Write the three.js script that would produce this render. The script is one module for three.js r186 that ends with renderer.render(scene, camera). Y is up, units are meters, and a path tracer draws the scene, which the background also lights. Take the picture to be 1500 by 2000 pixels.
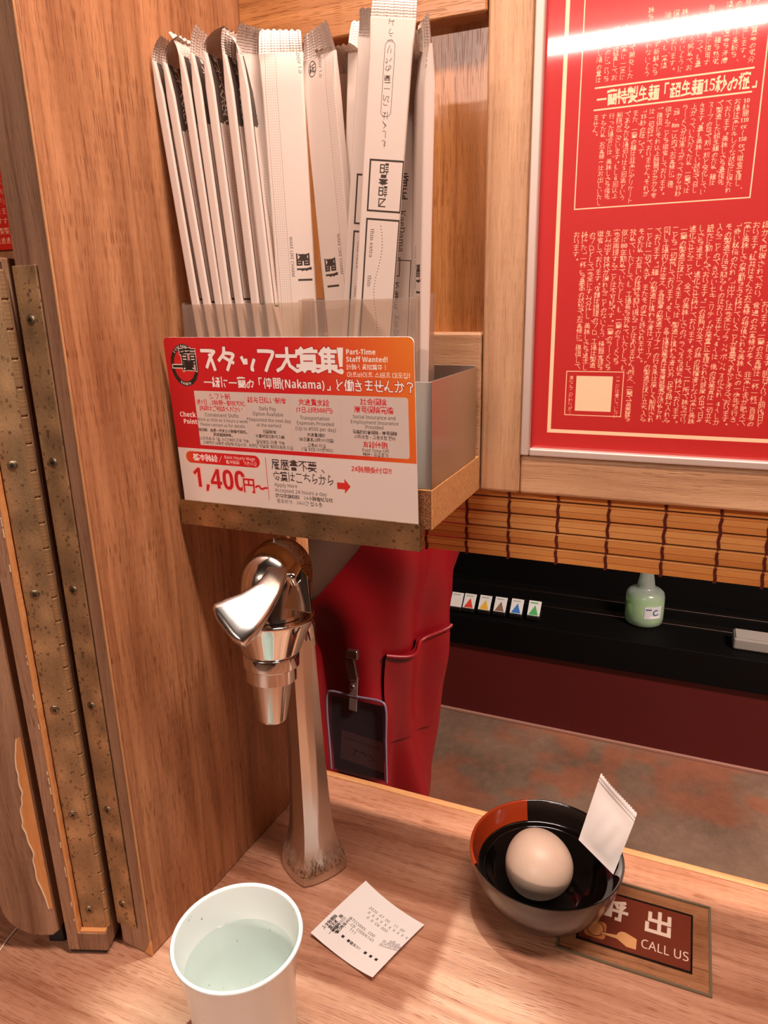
import * as THREE from 'three';
import { RoundedBoxGeometry } from 'three/addons/geometries/RoundedBoxGeometry.js';
import { mergeGeometries, mergeVertices, toCreasedNormals } from 'three/addons/utils/BufferGeometryUtils.js';
import { MarchingCubes } from 'three/addons/objects/MarchingCubes.js';
import { RectAreaLightUniformsLib } from 'three/addons/lights/RectAreaLightUniformsLib.js';
RectAreaLightUniformsLib.init();

// ---------------------------------------------------------------- camera, lamps, exposure
const scene = new THREE.Scene();
scene.background = new THREE.Color(0x000000);
const EYE = 0.38, FOCAL = 1386.56;                       // eye height above the counter top (m), focal length in photo pixels
const camera = new THREE.PerspectiveCamera(2 * Math.atan(1000 / FOCAL) * 180 / Math.PI, 0.75, 0.01, 30);
camera.position.set(0, EYE, 0);
camera.rotation.set(-0.2877387, 0.4084476, -0.0223877, 'YXZ');
camera.updateMatrixWorld();
scene.add(camera);
const renderer = new THREE.WebGLRenderer({ antialias: true });
renderer.toneMapping = THREE.LinearToneMapping;
renderer.toneMappingExposure = 1.2;
renderer.shadowMap.enabled = true;

const CEIL = 1.70;                                        // ceiling height above the counter
// lamps of the place: [position, length along x, width, colour, radiance], each fitting is built further down
const LAMPS = {
  booth: { at: [0.03, 0.86, -0.215], len: 0.46, wid: 0.035, color: [1.0, 0.81, 0.73], power: 102 },
  aisle: { at: [-0.58, CEIL - 0.07, 3.42], len: 1.9, wid: 0.04, color: [1.0, 0.80, 0.70], power: 190, glow: 30 },
  kitchen: { at: [1.35, CEIL - 0.07, -0.54], len: 0.6, wid: 0.05, color: [1.0, 0.82, 0.72], power: 900 },
  spot: { at: [-0.125, 1.06, -0.382], to: [-0.150, 0, -0.235], color: [0.84, 1.0, 0.96], power: 3.0 },
};
function rectLamp(L) {
  const l = new THREE.RectAreaLight(new THREE.Color().setRGB(...L.color), L.power, L.len, L.wid);
  l.position.set(...L.at); l.rotation.x = -Math.PI / 2; l.castShadow = true; l.name = 'tube_light';
  scene.add(l); return l;
}
rectLamp(LAMPS.booth); rectLamp(LAMPS.kitchen);
{ const a = rectLamp(LAMPS.aisle); a.rotation.x = -0.55; }
{
  const s = new THREE.SpotLight(new THREE.Color().setRGB(...LAMPS.spot.color), LAMPS.spot.power, 0, 0.14, 0.3, 2);
  s.position.set(...LAMPS.spot.at); s.target.position.set(...LAMPS.spot.to); s.shadow.radius = 0.35; s.castShadow = true; s.name = 'spot_light';
  scene.add(s); scene.add(s.target);
}

// ---------------------------------------------------------------- helpers
const V = (x, y, z) => new THREE.Vector3(x, y, z);
const ray = (px, py) => V((px - 750) / FOCAL, -(py - 1000) / FOCAL, -1).applyQuaternion(camera.quaternion);
const onY = (px, py, y = 0) => { const d = ray(px, py); return camera.position.clone().addScaledVector(d, (y - EYE) / d.y); };   // photo pixel -> point at height y
const onZ = (px, py, z) => { const d = ray(px, py); return camera.position.clone().addScaledVector(d, z / d.z); };               // photo pixel -> point on the plane z
const onX = (px, py, x) => { const d = ray(px, py); return camera.position.clone().addScaledVector(d, x / d.x); };
function rng(seed) { let s = seed | 0; return () => { s = (s + 0x6d2b79f5) | 0; let t = Math.imul(s ^ (s >>> 15), 1 | s); t = (t + Math.imul(t ^ (t >>> 7), 61 | t)) ^ t; return ((t ^ (t >>> 14)) >>> 0) / 4294967296; }; }
const lerp = (a, b, t) => a + (b - a) * t, clamp = (x, a = 0, b = 1) => Math.min(b, Math.max(a, x)), sst = (a, b, x) => { const t = clamp((x - a) / (b - a)); return t * t * (3 - 2 * t); };
// value noise on a lattice of fx by fy cells that repeats over the unit square
function noise2(seed) {
  const r = rng(seed), g = new Float32Array(65536); for (let i = 0; i < 65536; i++) g[i] = r();
  return (u, v, fx, fy) => { const x = u * fx, y = v * fy, xi = Math.floor(x), yi = Math.floor(y), dx = x - xi, dy = y - yi, p = dx * dx * (3 - 2 * dx), q = dy * dy * (3 - 2 * dy);
    const at = (a, b) => g[((((b % fy) + fy) % fy) * 509 + (((a % fx) + fx) % fx)) & 65535];
    return lerp(lerp(at(xi, yi), at(xi + 1, yi), p), lerp(at(xi, yi + 1), at(xi + 1, yi + 1), p), q); };
}
const used = new Map();
function numbered(n) { const k = used.get(n) ?? 0; used.set(n, k + 1); return k ? n + '_' + String(k).padStart(3, '0') : n; }
function mesh(name, geo, mat, parent) { const m = new THREE.Mesh(geo, mat); m.name = parent === scene ? numbered(name) : name; m.castShadow = m.receiveShadow = true; parent.add(m); return m; }
function tag(o, label, category, group) { o.userData.label = label; o.userData.category = category; if (group) o.userData.group = group; return o; }
function thing(name, label, category, pos = [0, 0, 0], turn = 0, group) { const g = new THREE.Group(); g.name = numbered(name); g.position.set(...pos); g.rotation.y = turn; scene.add(g); return tag(g, label, category, group); }
function struct(name, pos = [0, 0, 0], turn = 0) { const g = new THREE.Group(); g.name = name; g.position.set(...pos); g.rotation.y = turn; g.userData.kind = 'structure'; scene.add(g); return g; }
const structMesh = (name, geo, mat) => { const m = mesh(name, geo, mat, scene); m.name = name; m.userData.kind = 'structure'; return m; };
// uv in metres by the face's main direction; grain = axis the wood grain runs along
function uvBox(geo, grain = 'y', off = [0, 0]) {
  const g = geo.index ? geo.toNonIndexed() : geo, p = g.attributes.position, uv = new Float32Array(p.count * 2), a = V(), b = V(), c = V(), n = V();
  for (let i = 0; i < p.count; i += 3) {
    a.fromBufferAttribute(p, i); b.fromBufferAttribute(p, i + 1); c.fromBufferAttribute(p, i + 2);
    n.copy(b).sub(a).cross(c.clone().sub(a)); const ax = Math.abs(n.x), ay = Math.abs(n.y), az = Math.abs(n.z);
    const m = ax >= ay && ax >= az ? 'x' : ay >= az ? 'y' : 'z';
    let [u, v] = ['x', 'y', 'z'].filter((k) => k !== m); if (u === grain) [u, v] = [v, u];
    [a, b, c].forEach((q, k) => { uv[(i + k) * 2] = q[u] + off[0] + (m === 'x' ? 0.37 : m === 'y' ? 0.71 : 0); uv[(i + k) * 2 + 1] = q[v] + off[1]; });
  }
  g.setAttribute('uv', new THREE.BufferAttribute(uv, 2)); return g;
}
let woodSeed = 0;
function box(w, h, d, at = [0, 0, 0], { r = 0.0012, grain = 'y', seg = 2, off } = {}) {   // box with rounded edges, centred at at
  r = Math.min(r, w / 2.01, h / 2.01, d / 2.01);
  const g = r > 0 ? new RoundedBoxGeometry(w, h, d, seg, r) : new THREE.BoxGeometry(w, h, d);
  woodSeed += 1; const o = uvBox(g, grain, off ?? [woodSeed * 0.137, woodSeed * 0.091]); o.translate(...at); return o;
}
const span = (x0, x1, y0, y1, z0, z1, o) => box(x1 - x0, y1 - y0, z1 - z0, [(x0 + x1) / 2, (y0 + y1) / 2, (z0 + z1) / 2], o);
// closed rings of points -> skin, with flat caps
function loft(rings, { caps = true, closed = true, uvs } = {}) {
  const n = rings[0].length, P = [], U = [], I = [], m = closed ? n + 1 : n;
  let len = 0; rings.forEach((r, i) => { if (i) len += r[0].distanceTo(rings[i - 1][0]); let w = 0;
    for (let k = 0; k < m; k++) { const q = r[k % n]; if (k) w += q.distanceTo(r[(k - 1) % n]); P.push(q.x, q.y, q.z); const t = uvs ? uvs(k, i, w, len) : [w, len]; U.push(t[0], t[1]); } });
  for (let i = 0; i + 1 < rings.length; i++) for (let k = 0; k + 1 < m; k++) { const a = i * m + k, b = a + 1, c = a + m, d = c + 1; I.push(a, b, d, a, d, c); }
  const cap = (r, flip) => { const c = V(); r.forEach((q) => c.add(q)); c.divideScalar(n); const s = P.length / 3; P.push(c.x, c.y, c.z); U.push(0, 0); r.forEach((q) => { P.push(q.x, q.y, q.z); U.push(q.x, q.z); });
    for (let k = 0; k < n; k++) flip ? I.push(s, s + 1 + (k + 1) % n, s + 1 + k) : I.push(s, s + 1 + k, s + 1 + (k + 1) % n); };
  if (caps) { cap(rings[0], true); cap(rings.at(-1), false); }
  const g = new THREE.BufferGeometry(); g.setAttribute('position', new THREE.Float32BufferAttribute(P, 3)); g.setAttribute('uv', new THREE.Float32BufferAttribute(U, 2)); g.setIndex(I); g.computeVertexNormals(); return g;
}
const lathe = (pts, seg = 48) => new THREE.LatheGeometry(pts.map(([x, y]) => new THREE.Vector2(x, y)), seg);
const tube = (pts, r, seg = 24, rad = 8) => new THREE.TubeGeometry(new THREE.CatmullRomCurve3(pts.map((p) => p.isVector3 ? p : V(...p))), seg, r, rad, false);
const creased = (g, a = 0.6) => toCreasedNormals(g, a);
const merge = (list) => mergeGeometries(list.map((g) => { const q = g.index ? g.toNonIndexed() : g; for (const k of Object.keys(q.attributes)) if (!['position', 'normal', 'uv'].includes(k)) q.deleteAttribute(k); return q; }));
function extrude(pts, depth, bevel = 0, seg = 1) { const s = new THREE.Shape(pts.map(([x, y]) => new THREE.Vector2(x, y))); return new THREE.ExtrudeGeometry(s, { depth, bevelEnabled: bevel > 0, bevelSize: bevel, bevelThickness: bevel, bevelOffset: -bevel, bevelSegments: seg, curveSegments: 8 }); }
function canvas(w, h) { const c = document.createElement('canvas'); c.width = w; c.height = h; return c; }
function canvasTex(c, srgb = true) { const t = new THREE.CanvasTexture(c); if (srgb) t.colorSpace = THREE.SRGBColorSpace; t.magFilter = THREE.LinearFilter; t.wrapS = t.wrapT = THREE.RepeatWrapping; return t; }
function dataTex(n, m, f, srgb) {   // f(u, v) -> [r, g, b] 0..255
  const d = new Uint8Array(n * m * 4); for (let y = 0; y < m; y++) for (let x = 0; x < n; x++) { const c = f(x / n, y / m), i = (y * n + x) * 4; d[i] = clamp(c[0], 0, 255); d[i + 1] = clamp(c[1], 0, 255); d[i + 2] = clamp(c[2], 0, 255); d[i + 3] = 255; }
  const t = new THREE.DataTexture(d, n, m); t.wrapS = t.wrapT = THREE.RepeatWrapping; t.magFilter = THREE.LinearFilter; if (srgb) t.colorSpace = THREE.SRGBColorSpace; t.needsUpdate = true; return t;
}
// wood: grain along v, one texture tile = tile metres
function wood(seed, light, dark, { tile = 0.16, rough = 0.42, flecks = 1, streak = 1, coat = 0.0, size = 1024, bump = 0.00012 } = {}) {
  const A = noise2(seed), B = noise2(seed + 1), C = noise2(seed + 2), D = noise2(seed + 3);
  const hgt = new Float32Array(size * size);
  const t = dataTex(size, size, (u, v) => {
    const warp = (A(u, v, 6, 3) - 0.5) * 0.02 + (D(u, v, 3, 2) - 0.5) * 0.035, w = u + warp;
    let k = 0.5 * A(w, v, 14, 2) + 0.3 * C(w, v, 44, 3) + 0.2 * B(w, v, 128, 8);          // broad figure
    const line = Math.pow(1 - Math.abs(2 * D(w, v, 20, 1) - 1), 4) * 0.28 * streak;
    const pore = sst(0.60, 0.9, B(w, v, 500, 24)) * (0.25 + 0.75 * C(u, v, 12, 7)), fine = D(w, v, 480, 110);
    k = clamp(k * 1.25 - 0.12) * 0.8 + line + pore * 0.42 * flecks + (fine - 0.5) * 0.12;
    hgt[Math.round(v * size) * size + Math.round(u * size)] = 1 - pore;
    return [0, 1, 2].map((c) => lerp(light[c], dark[c], clamp(k)));
  }, true);
  const bm = dataTex(size, size, (u, v) => { const h = 255 * hgt[Math.round(v * size) * size + Math.round(u * size)]; return [h, h, h]; });
  for (const q of [t, bm]) q.repeat.set(1 / tile, 1 / tile);
  return new THREE.MeshPhysicalMaterial({ map: t, bumpMap: bm, bumpScale: bump, roughness: rough, clearcoat: coat, clearcoatRoughness: 0.25 });
}
const std = (color, o = {}) => new THREE.MeshPhysicalMaterial({ color: new THREE.Color(color), roughness: 0.6, ...o });
const M = {
  panel: wood(11, [202, 144, 100], [126, 74, 40], { rough: 0.5, flecks: 1.5 }),
  frame: wood(23, [208, 164, 124], [150, 106, 72], { rough: 0.45 }),
  inset: wood(37, [198, 136, 80], [132, 78, 36], { rough: 0.3, coat: 0.35 }),
  counter: wood(51, [214, 163, 132], [150, 96, 68], { rough: 0.42, flecks: 1.3, tile: 0.19 }),
  edge: wood(67, [216, 164, 112], [176, 118, 72], { rough: 0.55 }),
  endface: wood(71, [182, 142, 112], [116, 78, 54], { rough: 0.5, streak: 1.6 }),
  raw: wood(83, [232, 170, 110], [206, 132, 70], { rough: 0.8 }),
  steel: std(0xc9c2ba, { metalness: 1, roughness: 0.32 }),
  chrome: std(0xd9d6d2, { metalness: 1, roughness: 0.09 }),
  black: std(0x0c0a09, { roughness: 0.5 }),
  redwall: std(0x581010, { roughness: 0.55 }),
  ceiling: std(0x6a5a4c, { roughness: 0.9 }),
  plaster: std(0x4a3426, { roughness: 0.9 }),
};

// ---------------------------------------------------------------- lettering: Japanese, Chinese and Korean characters drawn as strokes
// Each stroke is a run of points, two digits a point (x then y on a ten by ten grid). k = kana, curves are smoothed.
// Kanji are strokes, or an operation: h4ab = a beside b split at 0.4, v5ab = a above b, i2389ab = a with b in the box (2,3)-(8,9).
const GL = {};
const put = (text) => { for (const row of text.trim().split('\n')) { const [c, ...s] = row.trim().split(' '); GL[c] = s; } };
const KANA = new Set();
const putKana = (text) => { put(text); for (const row of text.trim().split('\n')) KANA.add([...row.trim()][0]); };
putKana(`
あ 1282 4041475969 63543618171949558598
い 1113161938 72738485
う 3061 143373857659
え 4060 1373 7309 46576999
お 0262 303628180716356575878868 7193
か 0373628849 3042281909 7294
き 1373 1565 304166789 182939698
く 60331477 3389
け 1011161819 3494 606485939
こ 1181 18192989
さ 0383 40526695 16182939697
し 202728495978
す 0292 505556473625455647389
せ 0494 60656655 202728397989
そ 2171 7114 1484 8446 46475889
た 0252 30241809 5494 566789
ち 0282 4025162544659788969
つ 02527293948549
て 0272917143548799
と 2035 8263362728498
な 0242 30150 7193 6365675838385897 12
に 1011161819 4383 4647599
の 5243383919071624547394857968
は 1011161819 3393 6066674847465888
ひ 0131160738576372 829499
ふ 4253554748 26084 6789
へ 053394549
ほ 1011161819 3191 3494 6166674847465888
ま 1181 1484 405047483828375888
み 113218070617367688 839379
む 0252 202718384878797 6293 2534
め 10253748 6053381716063455658798579
も 1343 1646 302728495978786
や 0443827374 1039 4052
ゆ 0313040708143372838687688 6050558
よ 4080 503738282748797
ら 3051 31243617366575848749
り 10112 2010141635 606274848769
る 1161240626568497 8678595848
れ 202 2029 0323052427 0852627478
ろ 116124063656859797989869
わ 2029 0323052427 0743739495879
を 0171 3014245474 56578289389
ん 40180805364648596989
っ 2474859697689
ゃ 2655657576 3249 4355
ゅ 2528 1639474656 5359
ょ 5575 54573747476
゛ 7091 8090
ア 0191825363 50475819
イ 8025 5349
ウ 4042 1311131 12829465849
エ 1282 5258 0898
オ 0282 602969598 6246198
カ 0292827969 4042281909
キ 0373 0696 30689
ク 303214 32827465949
ケ 201416 2292 62655849
コ 1282 8288 1888
サ 0292 2025 70746549
シ 1142 0434 1959769
ス 1181725438 09 5365799
ソ 1224 817539
セ 0484736 3028398989
タ 30321405 3282746549 3476
チ 1171 4262 0494 5446391
ツ 0214 4043 829474629
テ 1171 0393 53553719
ト 3039 3485
ナ 0393 505428391
ニ 2272 0898
ネ 4051 1373724619 5459 6487
ノ 81724629
ハ 3223060 6173859
バ 3223060 6173859 7091 8090
ヒ 2028398989 2585
フ 1181827465493
プ 1181827465493 8090918180
ブ 1171727465493 7091 8090
ヘ 053394549
ホ 0292 505949 2407 7497
ボ 0292 505949 2407 7497 7091 8090
マ 0292724645 4679
ミ 2263 2454 1689
ム 41192898 6589
メ 71362919 2579
モ 1171 0494 4148598989
ヤ 0493827 3049
ユ 1262667 0898
ョ 2363687838 3656 3978
ュ 2565669 1989
ィ 7336 5549
ッ 2436 4546 856979
ャ 1585746 4359
ラ 1171 0393748549
リ 2025 7074655849
ル 302518 6069878596
レ 2029498795
ロ 121919 128289 1989
ワ 1211 1282748549
ン 1143 1939699643
ー 0595
〜 05243446667595
`);
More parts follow.
